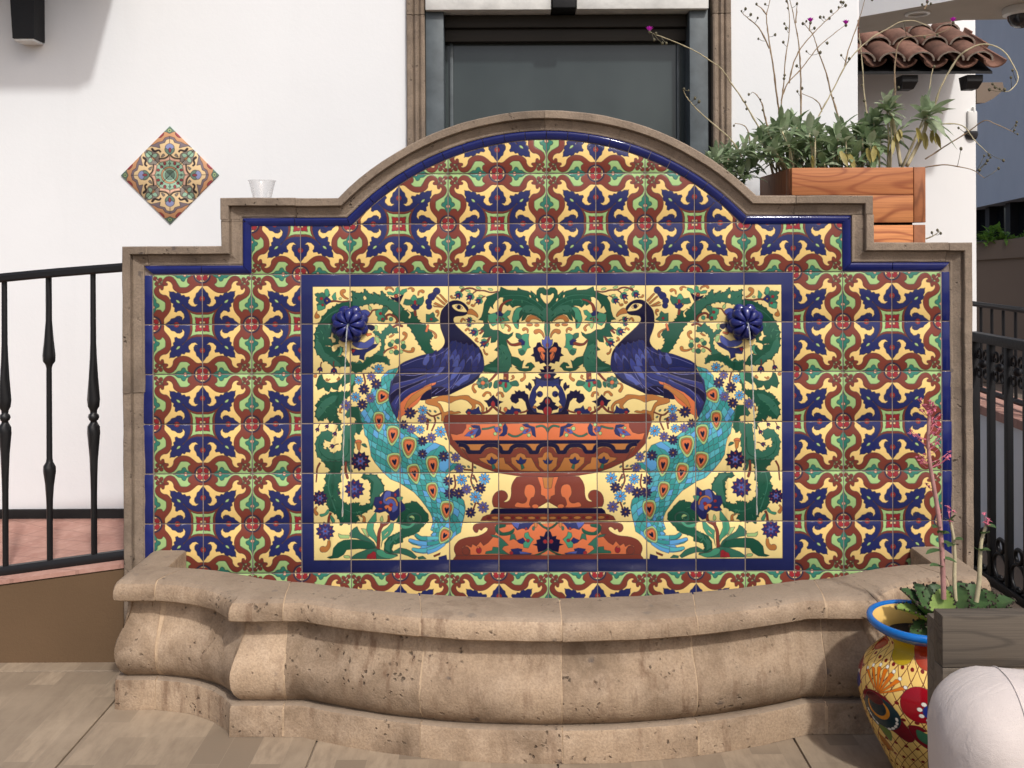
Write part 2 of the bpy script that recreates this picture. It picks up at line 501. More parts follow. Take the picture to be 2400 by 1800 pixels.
def paint_border_tile(px=256):
    X0, Y0 = 65., 50.
    def xf(v, P):
        P = (np.asarray(P, float) - [X0, Y0]) / [1060., 1050.]
        if v == 'm':
            P = P[:, ::-1]
        return P * px
    A = Art(px, px, 'YE', xf)
    half = _pts("65,845 110,790 150,735 190,710 205,640 245,590 250,530 215,475 150,478 220,425 300,440 365,505 355,570 325,598 345,640 425,632 455,675 510,660 535,705 590,730 625,712 680,745 740,742 778,752")
    def sym(col, lower, smooth=False):
        """closed shape round the flower corner from its lower half"""
        L = xf(0, _pts(lower)); M = L[:, ::-1][::-1]
        A.put(np.vstack([[[-9, -9]], [[-9, L[0, 1]]], L, M, [[M[-1, 0], -9]]]), col)
    sym('NB', half)
    sym('BR', "65,312 180,305 280,325 380,375 500,468")
    sym('LG', "65,262 180,258 270,282 330,318")
    sym('RD', "65,196 84,176 104,194 150,188 190,200 226,192")
    for v in (0, 'm'):
        A.f(v, 'TN', "86,62 132,62 130,108 86,106")
        A.e(v, 'RD', 65, 596, 58)
        A.e(v, 'OR', 65, 596, 26)
        A.e(v, 'N2', 196, 532, 30, line=True)
        A.e(v, 'NB', 196, 540, 22, line=False)
        A.f(v, 'LG', "330,880 400,835 540,835 600,930 680,1040 800,1060 900,1000 905,890 925,870 1140,1110 300,1110")
    for v in (0, 'm'):
        A.f(v, 'BR', "55,885 180,862 260,800 350,738 450,712 560,722 640,762 688,820 700,890 740,945 800,968 845,945 805,915 810,878 870,868 912,876 918,940 890,1010 830,1060 760,1070 690,1042 630,980 590,900 555,848 490,828 400,838 330,895 370,930 385,985 355,1045 290,1090 250,1110 55,1110", True)
        A.e(v, (44, 44, 80), 65, 1100, 186, 184)
        A.e(v, 'TN', 65, 1100, 158, 156)
        A.f(v, 'RD', "60,980 96,990 110,970 150,985 176,1010 190,1040 170,1062 186,1104 60,1104", True)
        A.f(v, 'TN', "60,1060 100,1060 104,1104 60,1104")
        A.f(v, 'TL', "310,1104 350,1046 410,1024 436,972 470,958 512,984 530,1022 590,1030 650,1074 710,1104", True)
        A.e(v, 'PK', 436, 1082, 30, 26)
    A.f(0, 'LG', "540,505 600,512 628,572 566,556", True)
    A.st(0, 'BR', "906,876 960,930 1000,960", 26)
    for x, y in ((1040, 912), (960, 996), (1068, 1020), (1010, 960)):
        A.e(0, 'BR', x, y, 44)
    A.e(0, 'PK', 1030, 984, 34, 16, .8)
    return A.result(2)

def paint_mural(px=128, ss=2):
    OFF = {2: (0, 0), 3: (2212, 0), 4: (0, 1659), 5: (2212, 1659), 6: (0, 3318), 7: (2212, 3318), 0: (0, 0)}
    U = px * ss
    def xf(v, P):
        P = np.asarray(P, float) + OFF[v]
        s = P / 7.3733 + [700., 635.]
        u = (s[:, 0] - 708.) / 114.9
        w = (s[:, 1] + .0075 * (s[:, 0] - 1281.5) - 640.5) / 116.4
        return np.stack([u, w], 1) * U
    A = Art(5 * U, 6 * U, 'NB', xf)
    A.put(np.array([[.245, .25], [5.2, .25], [5.2, 5.745], [.245, 5.745]]) * U, 'CR')
    f, e, st = A.f, A.e, A.st
    def B(*parts):
        out = []
        for v, s in parts:
            out.append(_pts(s) + OFF[v])
        return np.vstack(out)
    # --- the acanthus scroll, upper corner
    f(2, 'GD', "330,1440 295,1300 300,1080 340,980 380,900 450,780 560,670 700,585 820,545 905,540 945,530 945,350 1000,385 1130,400 1170,320 1200,380 1300,430 1325,375 1420,450 1460,350 1520,440 1570,475 1660,530 1750,560 1790,600 1830,680 1900,700 2000,740 2060,820 2100,880 2212,960 2312,1080 2340,1130 2280,1180 2270,1240 2300,1330 2362,1415 2212,1440 2130,1330 2030,1160 1960,1020 1890,930 1840,890 1700,860 1640,720 1560,640 1470,600 1400,575 1300,570 1200,580 1090,610 1000,660 900,760 760,900 700,1000 720,1200 680,1275 560,1300 480,1290 590,1350 585,1410 640,1400 720,1330 735,1310 780,1350 770,1410 730,1470 680,1490 800,1490 840,1520 900,1659 600,1659 520,1575 430,1560 400,1480", jag=25)
    f(2, 'GM', "950,362 1000,392 1130,407 1170,335 1300,442 1330,392 1420,462 1460,365 1560,482 1750,570 1810,660 1740,800 1640,700 1540,605 1300,565 1000,640 950,600", line=False)
    f(2, 'GM', "320,1430 300,1300 330,1200 400,1260 470,1420 600,1500 720,1600 760,1659 620,1659 520,1570 440,1540", line=False)
    st(2, 'GM', "420,900 560,760 720,680 860,640", 10, 30, line=False)
    f(2, 'CR', "1150,435 1190,470 1185,500 1150,512 1130,490", True)
    f(2, 'CR', "590,1070 620,1100 610,1150 660,1190 650,1240 600,1250 580,1190 520,1165 570,1150")
    f(2, 'CR', "1900,690 1950,740 1950,800 1930,830 1905,810 1930,760 1880,700", True)
    f(2, 'GB', "720,1330 735,1310 780,1350 770,1410 730,1470 690,1480 730,1410", True)
    # lower branch of the scroll
    f(2, 'GM', "1330,1030 1400,1070 1440,1100 1470,1040 1530,990 1600,930 1650,990 1720,1000 1720,1085 1620,1075 1540,1110 1500,1180 1495,1300 1480,1400 1460,1470 1540,1500 1580,1560 1575,1640 1500,1590 1400,1570 1290,1600 1220,1659 1080,1750 980,1760 925,1720 935,1570 1000,1600 1080,1560 1120,1600 1210,1490 1290,1530 1330,1440 1410,1390 1445,1300 1440,1200 1400,1140 1330,1100 1290,1060", jag=21)
    f(2, 'GD', "1340,1450 1460,1475 1540,1510 1570,1620 1480,1580 1290,1590 1210,1650 1080,1745 980,1755 930,1720 940,1590 1000,1610 1120,1605 1215,1510", line=False)
    f(2, 'MB', "1010,700 1100,690 1170,680 1240,720 1240,770 1190,830 1120,760", True)
    f(2, 'NB', "930,1340 1050,1370 1200,1350 1310,1270 1390,1270 1340,1330 1180,1420 1150,1480 1150,1560 1110,1540 1060,1520 1070,1460 950,1470 930,1420")
    f(2, 'MB', "950,1240 1080,1230 1160,1240 1290,1150 1320,1170 1310,1260 1200,1340 1050,1340 960,1290", True)
    f(2, 'RD', "920,1370 1000,1355 980,1400 950,1430")
    f(2, 'OR', "1150,1080 1180,1090 1270,1080 1280,1110 1200,1140")
    f(2, 'DN', "1200,940 1310,950 1330,1000 1280,1040 1220,1000", True)
    f(2, 'LG', "1330,950 1380,960 1370,1030 1340,1050", True)
    f(2, 'LG', "1335,1140 1400,1160 1410,1240 1370,1260 1340,1210", True)
    # sprigs in the upper row
    f(2, 'LG', "1225,600 1280,650 1270,690 1230,670", True)
    st(2, 'BR', "1190,830 1250,760 1300,690 1390,680", 22)
    f(2, 'GB', "1340,700 1400,670 1470,660 1480,700 1460,760 1500,800 1480,850 1400,880 1370,840 1380,800 1345,770")
    f(2, 'GM', "1460,640 1550,620 1560,690 1500,760 1530,830 1490,890 1430,880 1500,800 1460,760")
    e(2, 'RD', 1430, 745, 26); e(2, 'RD', 1465, 840, 24)
    st(2, 'BR', "1540,850 1530,790 1590,760 1680,800 1720,860 1700,900", 36)
    e(2, 'GB', 1610, 840, 36)
    st(2, 'BR', "1640,980 1720,940 1800,960", 34)
    f(2, 'GM', "300,410 350,390 380,400 430,380 465,400 470,350 510,320 540,350 550,400 570,430 520,480 470,560 490,600 480,660 420,690 360,700 340,620 330,590 370,560 320,520 320,480 350,470 310,440")
    f(2, 'GB', "470,350 510,320 540,350 550,400 510,470 480,430", True); f(2, 'GB', "360,700 345,610 430,600 480,650", True)
    f(2, 'NB', "450,510 500,450 540,480 600,540 540,570 500,600 470,570")
    e(2, 'RD', 415, 490, 28); e(2, 'RD', 435, 600, 22); e(2, 'OC', 512, 525, 16)
    st(2, 'BR', "580,540 650,530 760,545 880,530", 34, 16)
    f(2, 'GB', "600,440 660,380 665,450 675,500 630,520 600,470", True)
    e(2, 'LG', 740, 490, 26, 20)
    st(2, 'OC', "880,495 820,470 770,420 765,375 800,360", 22, 74)
    f(2, 'OC', "340,700 300,770 300,820 340,835 385,810 370,770 340,750", True)
    f(2, 'GB', "1540,370 1600,365 1650,390 1690,350 1690,310 1730,280 1760,320 1770,370 1800,330 1850,320 1880,310 1890,360 1840,390 1820,430 1740,400 1640,430 1560,420")
    f(2, 'DN', "1600,450 1660,470 1720,470 1800,420 1830,420 1790,500 1760,560 1700,530 1620,490")
    e(2, 'RD', 1700, 440, 34); e(2, 'OR', 1700, 435, 16)
    st(2, 'OC', "1660,350 1630,310 1560,292 1530,315", 16, 50)
    st(2, 'OC', "1900,320 1950,303 1995,325 1990,345", 18, 50)
    f(2, 'GM', "1820,580 1850,490 1900,500 1950,500 1990,420 2030,430 2060,480 2120,470 2170,440 2180,520 2150,590 2110,620 1960,600 1880,600")
    f(2, 'GB', "1950,490 2010,420 2060,480 2050,520 1990,530", True)
    f(2, 'NB', "1940,600 2000,580 2110,590 2090,660 2020,690 1960,640")
    e(2, 'RD', 2025, 550, 22, 40); e(2, 'OC', 1960, 600, 14); e(2, 'OC', 2055, 596, 14)
    st(2, 'BR', "2020,690 2030,770", 44)
    st(2, 'OC', "2080,430 2090,370 2140,350 2160,365", 20, 56)
    for x, y, c in ((1600, 1275, 'GM'), (1635, 1228, 'LG'), (1720, 1222, 'GM'), (1815, 1244, 'LG'), (1822, 1312, 'GM'), (1700, 1412, 'GM'), (1612, 1402, 'LG'), (1780, 1400, 'LG')):
        e(2, c, x, y, 46 if c == 'GM' else 34)
    e(2, 'OR', 1684, 1325, 34)
    st(2, 'BR', "1480,1430 1540,1370 1640,1330", 24)
    f(2, 'OC', "1570,1150 1620,1110 1670,1105 1620,1150", True)
    st(2, 'OC', "1790,1215 1850,1170 1868,1110 1835,1085", 20, 64)
    st(2, 'OC', "1810,1372 1900,1400 1975,1390 1985,1355", 20, 64)
    f(3, 'GM', "0,750 60,760 120,715 150,760 150,800 220,860 150,890 0,890")
    e(3, 'RD', 90, 840, 24)
    st(3, 'OC', "190,790 215,740 200,700 185,705", 18, 50)
    st(3, 'OR', "0,1060 20,990 30,950", 40)
    st(3, 'OC', "40,1020 110,1050 165,1110 160,1150", 12, 50)
    # --- heart of leaves, top centre
    f(0, 'GD', B((3, "1285,278 1400,330 1570,340 1580,290 1640,325 1750,350 1800,380 1802,340 1900,425 1905,345 1950,292 2020,285 2075,330 2090,350 2090,400 2060,420 2020,412 1985,380 1962,402 1972,460 2030,540 2090,590 2090,890 2040,870 2000,880 1960,830 1900,780 1800,750 1740,770 1700,840 1640,870 1650,800 1680,745 1600,850 1590,990 1550,990 1510,930 1480,830 1510,700 1560,640 1640,610 1560,600 1490,640 1430,580 1410,610 1330,570 1320,520 1335,460 1280,460 1200,520 1150,600 1160,660 1110,610 1062,720 1130,760 1060,800 1060,880 1080,920 1100,990 1150,1020 1240,1020 1330,1080 1420,1100 1500,1055 1480,1120 1420,1170 1380,1195 1400,1290 1430,1370 1465,1450 1470,1659"),
                 (5, "1450,0 1410,80 1240,95 985,85"), (3, "980,1659 1000,1640 1110,1590 1080,1575 1140,1570 1232,1480 1232,1390 1170,1370 1225,1310 1225,1180 1190,1230 1110,1245 1120,1130 1060,1150 955,1150 1000,1060 930,1010 1000,940 980,860 900,850 950,800 980,700 1000,560 1050,470 1030,450 1120,420 1270,350")))
    f(3, 'GM', "1240,1290 1320,1270 1400,1310 1460,1480 1460,1659 1250,1659", line=False)
    f(5, 'GM', "1010,10 1450,0 1410,80 1240,92", line=False)
    f(3, 'GM', "2090,600 2090,870 2030,860 1960,780 1850,730 1720,720 1660,700 1640,640 1720,590 1850,600 1990,700", line=False)
    st(3, 'GM', "1300,440 1500,420 1700,440 1880,520 2040,660", 8, 16, line=False)
    st(3, 'GM', "1500,500 1700,520 1900,620 2050,780", 8, 14, line=False)
    e(3, 'CR', 1793, 440, 14, 28, -.4); e(3, 'CR', 1912, 500, 16, 32, -.4)
    f(3, 'GB', "1480,830 1510,730 1560,640 1660,640 1610,720 1600,830 1560,870 1590,990 1550,990 1510,930", True)
    f(3, 'GD', "1460,1600 1460,1470 1580,1500 1640,1560 1680,1540 1660,1600 1640,1700 1560,1659")
    st(3, 'BR', "1270,700 1300,600 1380,530 1470,500", 60, 22)
    f(3, 'GB', "1060,760 1130,740 1200,720 1340,740 1400,680 1460,690 1440,760 1390,790 1440,860 1300,880 1220,920 1150,960 1110,920 1070,860")
    f(3, 'LG', "1280,900 1370,910 1340,980 1310,1000", True)
    f(3, 'NB', "1190,720 1270,690 1330,750 1310,790 1230,780")
    f(3, 'RD', "1250,800 1200,850 1220,870 1260,820"); f(3, 'RD', "1280,800 1270,870 1300,860"); f(3, 'RD', "1300,800 1350,830 1330,850")
    st(3, 'OC', "1345,930 1400,945 1440,990 1425,1025", 20, 48)
    f(3, 'OC', "1710,870 1740,800 1800,765 1880,780 1975,870 1900,838 1810,840 1780,880", True)
    e(3, 'OC', 1780, 930, 55, 24); e(3, 'OC', 1905, 935, 42, 26)
    st(3, 'OC', "2025,1150 2000,1080 1945,1035 1890,1050", 18, 82)
    st(3, 'OC', "1745,1070 1745,1020 1705,995 1680,1010", 18, 56)
    f(3, 'GB', "1540,1080 1600,1080 1640,1110 1700,1080 1770,1090 1760,1180 1770,1290 1800,1320 1740,1340 1700,1420 1640,1460 1590,1400 1580,1350 1650,1330 1640,1250 1590,1180 1540,1140")
    f(3, 'GM', "1540,1080 1600,1080 1640,1120 1620,1180 1560,1150", True); f(3, 'GM', "1590,1400 1660,1360 1700,1420 1640,1460", True)
    f(3, 'NB', "1580,1200 1640,1170 1700,1220 1690,1280 1630,1290")
    st(3, 'BR', "1385,1195 1450,1265 1530,1275 1610,1255", 24, 60)
    # flower on the axis
    f(3, 'GM', "2040,870 2090,880 2090,1110 2050,1130 2030,1000")
    f(3, 'DN', "2090,1650 2030,1580 1960,1600 1940,1560 1880,1570 1860,1480 1800,1460 1850,1420 1840,1330 1890,1300 1910,1240 1960,1230 1990,1290 2040,1330 2090,1330")
    f(3, 'MB', "1990,1180 2030,1190 2050,1130 2090,1110 2090,1350 2040,1330 1990,1260")
    f(3, 'OR', "1920,1330 1960,1310 2010,1330 2050,1390 2030,1400 1960,1400 1970,1450 2010,1500 2030,1560 1970,1500 1950,1420 1920,1370", True)
    f(3, 'OR', "1970,1400 2040,1400 2060,1440 2030,1540 1990,1480", True); f(3, 'DN', "2000,1410 2090,1400 2090,1540 2030,1540 2040,1450")
    e(3, 'RD', 2092, 1280, 34, 44)
    f(0, 'GD', B((3, "1700,1640 1740,1590 1800,1575 1850,1620 1870,1659"), (5, "1840,10 1800,62 1700,78 1600,62 1525,0 1600,10 1660,22 1760,20 1765,-20 1730,-10")))
    # little bell flowers beside the head and along the neck
    st(3, 'BR', "1240,355 1120,375 1000,345 880,340 790,305 690,310 610,360", 18, 26)
    for x, y in ((620, 296), (905, 298), (1110, 322), (720, 345), (950, 440)):
        e(3, 'LG', x, y, 46, 20, .3)
    for x, y, r, a in ((560, 420, 95, 2.2), (760, 450, 95, 2.4), (910, 520, 90, 2.5), (745, 850, 70, 3.4), (740, 930, 60, 3.), (830, 1060, 100, 2.9), (1000, 1250, 105, 2.4)):
        A.tulip(3, x, y, r, a)
    for s in ("500,470 450,470 435,445", "760,520 740,570 715,555", "850,560 820,610 790,595", "680,870 630,830 605,870", "750,1040 720,1000 685,1025", "900,1230 850,1200 870,1170", "985,1350 1010,1420 1045,1440"):
        st(3, 'OC', s, 18, 38)
    st(3, 'BR', "1090,1150 1060,1220 1020,1250", 30); st(3, 'BR', "990,1030 930,1080", 34)
    # --- peacock: tail
    tail = B((4, "1740,10 1560,60 1440,180 1430,280 1270,390 1180,700 1075,800 1080,920 1120,1000 1150,1180 1200,1240 1230,1360 1255,1540 1320,1650"),
             (6, "1450,150 1590,280 1740,340 1990,500 2100,620 2212,770"), (7, "60,860 95,950 100,1030 60,1150 110,1180 60,1240 100,1270 0,1300"),
             (6, "2212,1280 2100,1270 2030,1225 1990,1250 2040,1310 2110,1345 1990,1340 1910,1310 1890,1350 1960,1400 2120,1440 2060,1490 1970,1460 1945,1500 2010,1540 2150,1560 2212,1555"),
             (7, "0,1555 150,1505 270,1415 380,1360 470,1260 580,1190 605,1050 640,930 665,770 640,650 600,600 430,560 380,420 300,260 420,130 540,60 560,0"),
             (5, "420,1659 380,1500 300,1370 150,1310 0,1300"), (4, "2100,1240 1990,1150 1790,1000 1710,930 1670,800 1590,640 1560,560 1590,350 1600,260 1650,200"))
    spine = catmull(B((4, "1600,60 1500,300 1380,700 1400,1000 1560,1350"), (6, "1820,120 2120,380"), (7, "200,640 380,860 400,1080 250,1330 0,1450")), False, 24)
    rs = np.random.RandomState(5)
    sd, an = [], []
    dsp = np.gradient(spine, axis=0)
    ln = np.cumsum(np.r_[0, np.linalg.norm(np.diff(spine, axis=0), axis=1)])
    row = 0
    for L in np.arange(0, ln[-1], 78):
        i = min(np.searchsorted(ln, L), len(spine) - 1)
        a = np.arctan2(dsp[i, 1], dsp[i, 0])
        for j in range(-4, 5):
            o = (j + .5 * (row % 2)) * 112
            sd.append([spine[i, 0] - np.sin(a) * o + rs.uniform(-14, 14), spine[i, 1] + np.cos(a) * o + rs.uniform(-14, 14)])
            an.append(a + rs.uniform(-.15, .15))
        row += 1
    A.voronoi(0, tail, np.array(sd), an, 1.75, ['TE', 'TU', 'TE', 'TU', 'SB', 'TE'], rs)
    for s, c in (("2212,1300 2100,1290 2030,1240", 'TE'), ("2212,1390 2060,1370 1920,1330", 'SB'), ("2212,1500 2100,1510 1975,1485", 'TU')):
        st(6, c, s, 80, 56)
    for s, c in (("0,1300 150,1290 330,1300", 'TU'), ("0,1390 150,1370 280,1330", 'TE'), ("0,1490 140,1450 300,1370", 'TU'), ("0,1540 150,1490 290,1400", 'SB')):
        st(7, c, s, 70, 50)
    for v, x, y, rx, ry, a in ((4, 1450, 525, 125, 140, .5), (4, 1395, 950, 98, 175, 0), (4, 1630, 1190, 112, 175, .1), (4, 1905, 1395, 132, 190, .05), (4, 1660, 1650, 125, 165, -.15),
                               (6, 2000, 190, 112, 180, -.25), (7, 105, 60, 112, 190, -.1), (7, 100, 490, 100, 160, -.2), (7, 340, 820, 118, 172, .05), (7, 300, 1255, 112, 150, .5)):
        A.eye(v, x, y, rx, ry, a)
    # --- bowl and pedestal
    f(0, 'BR', B((5, "320,825 2090,815"), (7, "2090,235 1560,215 1230,165 1000,90 800,0"), (5, "600,1550 400,1330 330,1100 290,960")))
    f(5, 'OR', "680,985 2090,965 2090,1258 450,1265 410,1150 520,1170 620,1140 680,1050")
    f(5, 'OC', "530,1330 2090,1318 2090,1480 640,1480")
    f(5, 'DN', "480,1268 2090,1260 2090,1318 530,1332")
    st(5, 'DN', "550,1340 640,1350 700,1400 740,1465 920,1465 970,1395 1060,1350 1190,1350 1260,1390 1300,1465 1420,1465 1470,1390 1560,1350 1700,1360 1770,1420 1800,1465 1890,1465 1930,1380 2000,1340 2095,1335", 70, ball=False)
    f(5, 'BR', "600,1400 660,1430 700,1500 930,1500 990,1430 1110,1385 1210,1420 1270,1500 1440,1500 1500,1420 1620,1380 1720,1430 1770,1500 1930,1500 1990,1400 2090,1350 2090,1640 760,1640")
    f(0, 'OC', B((5, "890,1575 1010,1560 1050,1500 1120,1475 1190,1510 1230,1560 1330,1560 1350,1659"), (7, "1400,20 1520,130 1250,110 1200,90 1050,20 930,-40")))
    f(0, 'OC', B((5, "1450,1560 1530,1550 1560,1500 1620,1480 1690,1510 1710,1560 1800,1560 1850,1659"), (7, "1880,60 1960,140 1600,130 1520,60 1460,0")))
    f(0, 'OC', B((5, "1910,1560 1990,1550 2020,1480 2090,1450"), (7, "2090,130 2020,130 1930,50"), (5, "1930,1659")))
    for dx in (0, 500, 965):
        f(5, 'GM', [[1120 + dx - 14, 1630], [1120 + dx + 14, 1630], [1190 + dx * .985, 1740], [1130 + dx, 1770]])
        f(5, 'NB', [[p[0] + dx, p[1]] for p in _pts("1030,1600 1085,1610 1112,1545 1150,1592 1220,1590 1190,1655 1120,1680 1060,1655")])
    for dx, dy in ((0, 0), ):
        f(5, 'MB', "650,1190 720,1120 800,1080 900,1050 850,1150 760,1200")
        f(5, 'NB', "760,1010 830,1000 910,1010 940,1110 920,1170 830,1220 850,1140 900,1060 800,1050")
    e(5, 'LG', 785, 1202, 28); e(5, 'LG', 752, 1062, 24); f(5, 'RD', "740,1150 770,1110 810,1110 780,1150")
    f(5, 'MB', "1150,1040 1240,1030 1290,1080 1260,1130 1190,1120"); f(5, 'NB', "1310,1020 1355,970 1395,1050 1380,1150 1330,1190 1240,1190 1310,1120")
    e(5, 'LG', 1270, 1000, 28); e(5, 'LG', 1180, 1150, 30); e(5, 'RD', 1252, 1082, 24, 18)
    f(5, 'MB', "1630,1150 1680,1080 1780,1050 1790,1100 1700,1150"); f(5, 'NB', "1640,990 1730,970 1780,1010 1860,1030 1880,1210 1820,1170 1790,1050 1700,1030")
    e(5, 'LG', 1640, 1062, 36); e(5, 'LG', 1760, 1172, 32); f(5, 'RD', "1700,1110 1740,1070 1760,1080 1730,1120")
    st(5, 'GM', "950,1070 1050,1060 1160,1030", 30); st(5, 'GM', "1400,1150 1480,1190 1560,1190 1640,1150", 32); st(5, 'GM', "1880,1030 1980,1010 2050,1050 2090,1120", 32)
    f(7, 'BR', "1560,215 2090,225 2090,775 1160,775 1120,680 1130,580 1180,500 1270,460 1350,480 1395,550 1380,620 1310,665 1380,665 1430,620 1450,540 1450,400 1490,300", ch=1)
    f(7, 'OR', "1770,360 1840,390 1865,480 1840,570 1790,600 1760,700 1770,760 1525,750 1530,690 1570,670 1640,690 1700,670 1720,610 1680,540 1680,450 1710,380", True)
    f(7, 'OR', "1900,230 2090,240 2090,640 2040,610 2030,570 1960,540 1960,400"); f(7, 'OC', "1990,240 2090,240 2090,440 2020,420")
    e(7, 'OR', 1865, 740, 58, 38)
    f(7, 'DN', "1090,870 1110,820 1160,780 2090,770 2090,865")
    f(7, 'BR', "920,990 960,920 1030,890 1100,875 2090,868 2090,995")
    for x in (1170, 1385, 1580, 1800, 2005):
        e(7, 'OC', x, 940, 62, 26)
        e(7, (120, 34, 36), x - 105, 940, 32, 26)
    f(7, 'BR', "860,1035 1200,1000 2090,995 2090,1670 440,1659 500,1590 460,1500 470,1420 540,1330 680,1275 860,1260 960,1220 1030,1170 1050,1120 1010,1100 960,1130 940,1165 890,1130 870,1200 820,1190 785,1130 800,1070", ch=1)
    f(7, 'OR', "1160,1060 2090,1030 2090,1570 740,1580 740,1500 700,1440 640,1430 600,1470 590,1500 610,1440 690,1412 760,1450 780,1390 850,1430 920,1350 970,1420 1050,1370 1120,1290 1180,1200")
    e(7, 'BR', 665, 1520, 62); e(7, 'RD', 890, 1500, 46, 58); e(7, 'OR', 880, 1452, 18)
    f(7, 'GD', "1170,1120 1200,1060 1340,1050 1350,1090 1280,1110 1230,1130 1300,1190 1420,1170 1500,1120 1480,1200 1380,1240 1260,1240 1190,1190", True)
    f(7, 'GM', "1240,1260 1300,1310 1400,1410 1320,1430 1290,1480 1380,1550 1420,1570 1250,1560 1000,1560 1010,1520 1120,1500 1130,1440 1230,1450")
    f(7, 'GM', "1090,1230 1200,1240 1240,1290 1130,1270"); f(7, 'GM', "1420,1330 1440,1220 1500,1210 1540,1330 1490,1300")
    f(7, 'NB', "1440,1010 1850,1010 1780,1080 1740,1140 1640,1120 1550,1150 1490,1080"); f(7, 'MB', "1440,1010 1600,1020 1560,1130 1490,1080")
    f(7, 'GB', "1680,1200 1740,1180 1760,1250 1830,1310 1780,1380 1740,1460 1660,1450 1650,1360 1720,1320 1670,1260")
    f(7, 'NB', "1540,1330 1650,1280 1690,1340 1640,1390 1580,1370"); e(7, 'RD', 1735, 1330, 30); e(7, 'RD', 1705, 1125, 24)
    f(7, 'NB', "1440,1480 1560,1460 1640,1480 1620,1530 1800,1550 1780,1570 1480,1570"); f(7, 'MB', "1580,1510 1700,1530 1810,1552 1600,1560"); e(7, 'RD', 1450, 1545, 32)
    e(7, 'OC', 1870, 1060, 26, 44); e(7, 'GM', 1830, 1120, 22, 36)
    f(7, 'DN', "2090,1150 2040,1180 2010,1260 1940,1250 1950,1300 1880,1320 1890,1380 1820,1400 1890,1420 1910,1530 2030,1500 2090,1450")
    e(7, 'RD', 2030, 1345, 36); e(7, 'RD', 2092, 1290, 30, 40); e(7, 'RD', 2095, 1360, 30)
    st(7, 'GD', "1920,1020 2000,1090 2060,1120 2095,1170", 32, ball=False); st(7, 'GD', "1850,1585 1950,1550 2040,1500 2095,1450", 26, ball=False)
    f(7, 'BR', "500,1590 2090,1580 2090,1680 430,1680")
    f(7, 'BR', "110,1590 230,1540 220,1580 120,1620"); f(7, 'NB', "200,1620 330,1580 345,1680 200,1680")
    # --- motif standing in the bowl
    st(5, 'OC', "960,300 830,300 800,360 835,425", 14, 56)
    f(5, 'NB', "2090,230 1990,220 1890,190 1880,290 1820,380 1780,480 1760,580 1790,680 1840,760 1900,790 1880,690 1840,660 1890,600 1870,560 1900,480 1880,410 1950,320 2000,350 2010,330 2090,330")
    f(5, 'N2', "2090,250 1980,235 1900,210 1890,300 1850,370 1940,310 2000,320 2090,310", line=False)
    f(5, 'DN', "1720,815 1730,720 1700,600 1640,540 1580,540 1590,590 1540,630 1470,600 1440,540 1470,470 1530,460 1520,405 1565,430 1590,395 1630,425 1690,410 1700,450 1750,480 1760,580 1790,680 1850,770 2000,800 2090,815")
    f(5, 'DN', "1705,310 1745,320 1765,260 1800,290 1815,350 1785,415 1750,370 1710,360")
    e(5, 'NB', 1950, 465, 52); e(5, 'DN', 1930, 480, 26)
    f(5, 'DN', "2090,-30 2010,-10 2030,45 1955,35 1985,100 1925,120 1980,170 1960,200 1870,165 1880,205 1810,215 1850,240 1870,330 1905,270 2000,235 2090,235")
    f(5, 'NB', "2090,235 1990,225 1890,200 1885,290 1960,300 2090,310", line=False)
    e(5, 'RD', 2090, 155, 66, 46); e(5, 'RD', 2092, 10, 34, 30)
    f(5, 'DN', "2090,500 2030,530 1990,600 1940,620 1960,650 1890,690 1920,730 1990,740 2060,815 2090,815")
    e(5, 'RD', 2090, 590, 50, 56); e(5, 'RD', 2085, 755, 78, 80); e(5, 'OC', 1860, 690, 34, 24)
    f(5, 'DN', "990,580 1060,570 1100,530 1150,480 1190,530 1240,580 1320,600 1260,630 1220,690 1150,650 1070,690 1040,620")
    f(5, 'RD', "1145,580 1182,640 1145,706 1108,640", True)
    st(5, 'BR', "930,800 1050,770 1130,690", 36); st(5, 'BR', "1160,690 1240,760 1340,805", 36)
    st(5, 'BR', "1030,700 1040,770", 20); st(5, 'BR', "1275,690 1260,780", 20); st(5, 'BR', "1600,790 1690,770 1740,740", 26)
    st(5, 'OC', "1110,500 1090,450 1030,442 985,490", 22, 50); st(5, 'OC', "1205,500 1230,450 1290,452 1312,500", 22, 50)
    f(5, 'NB', "670,775 715,720 790,735 850,720 900,675 912,740 950,812 800,815 690,805"); e(5, 'RD', 730, 795, 32, 28)
    f(5, 'NB', "1345,812 1380,720 1440,740 1470,665 1510,710 1600,720 1630,762 1560,790 1480,812"); e(5, 'RD', 1545, 788, 42, 32); e(5, 'OR', 1360, 730, 32, 40)
    st(5, 'BR', "1370,90 1370,200", 84)
    f(5, 'GB', "1150,330 1180,240 1260,230 1280,260 1420,260 1540,230 1590,290 1580,330 1480,330 1420,400 1370,440 1330,420 1310,350 1240,330 1190,370")
    f(5, 'GM', "1440,270 1540,230 1590,290 1575,330 1480,320", True); f(5, 'GM', "1150,330 1180,240 1260,235 1290,310 1190,370", True)
    f(5, 'NB', "1260,210 1350,222 1430,230 1420,265 1340,255 1270,255"); e(5, 'RD', 1270, 275, 34, 28); e(5, 'RD', 1366, 312, 22, 48); e(5, 'OC', 1352, 190, 26)
    st(5, 'BR', "1010,270 1100,230 1200,120", 28, 40)
    for i in range(8):
        a = i * np.pi / 4
        e(5, 'GM' if i % 2 else 'GS', 972 + 72 * np.cos(a), 275 + 72 * np.sin(a), 38)
    e(5, 'OR', 972, 275, 36); e(5, 'GM', 1100, 310, 28, 56, .3)
    st(5, 'OC', "1450,220 1500,190 1488,160", 14, 44); st(5, 'OC', "1682,100 1690,180 1640,225", 26, 56)
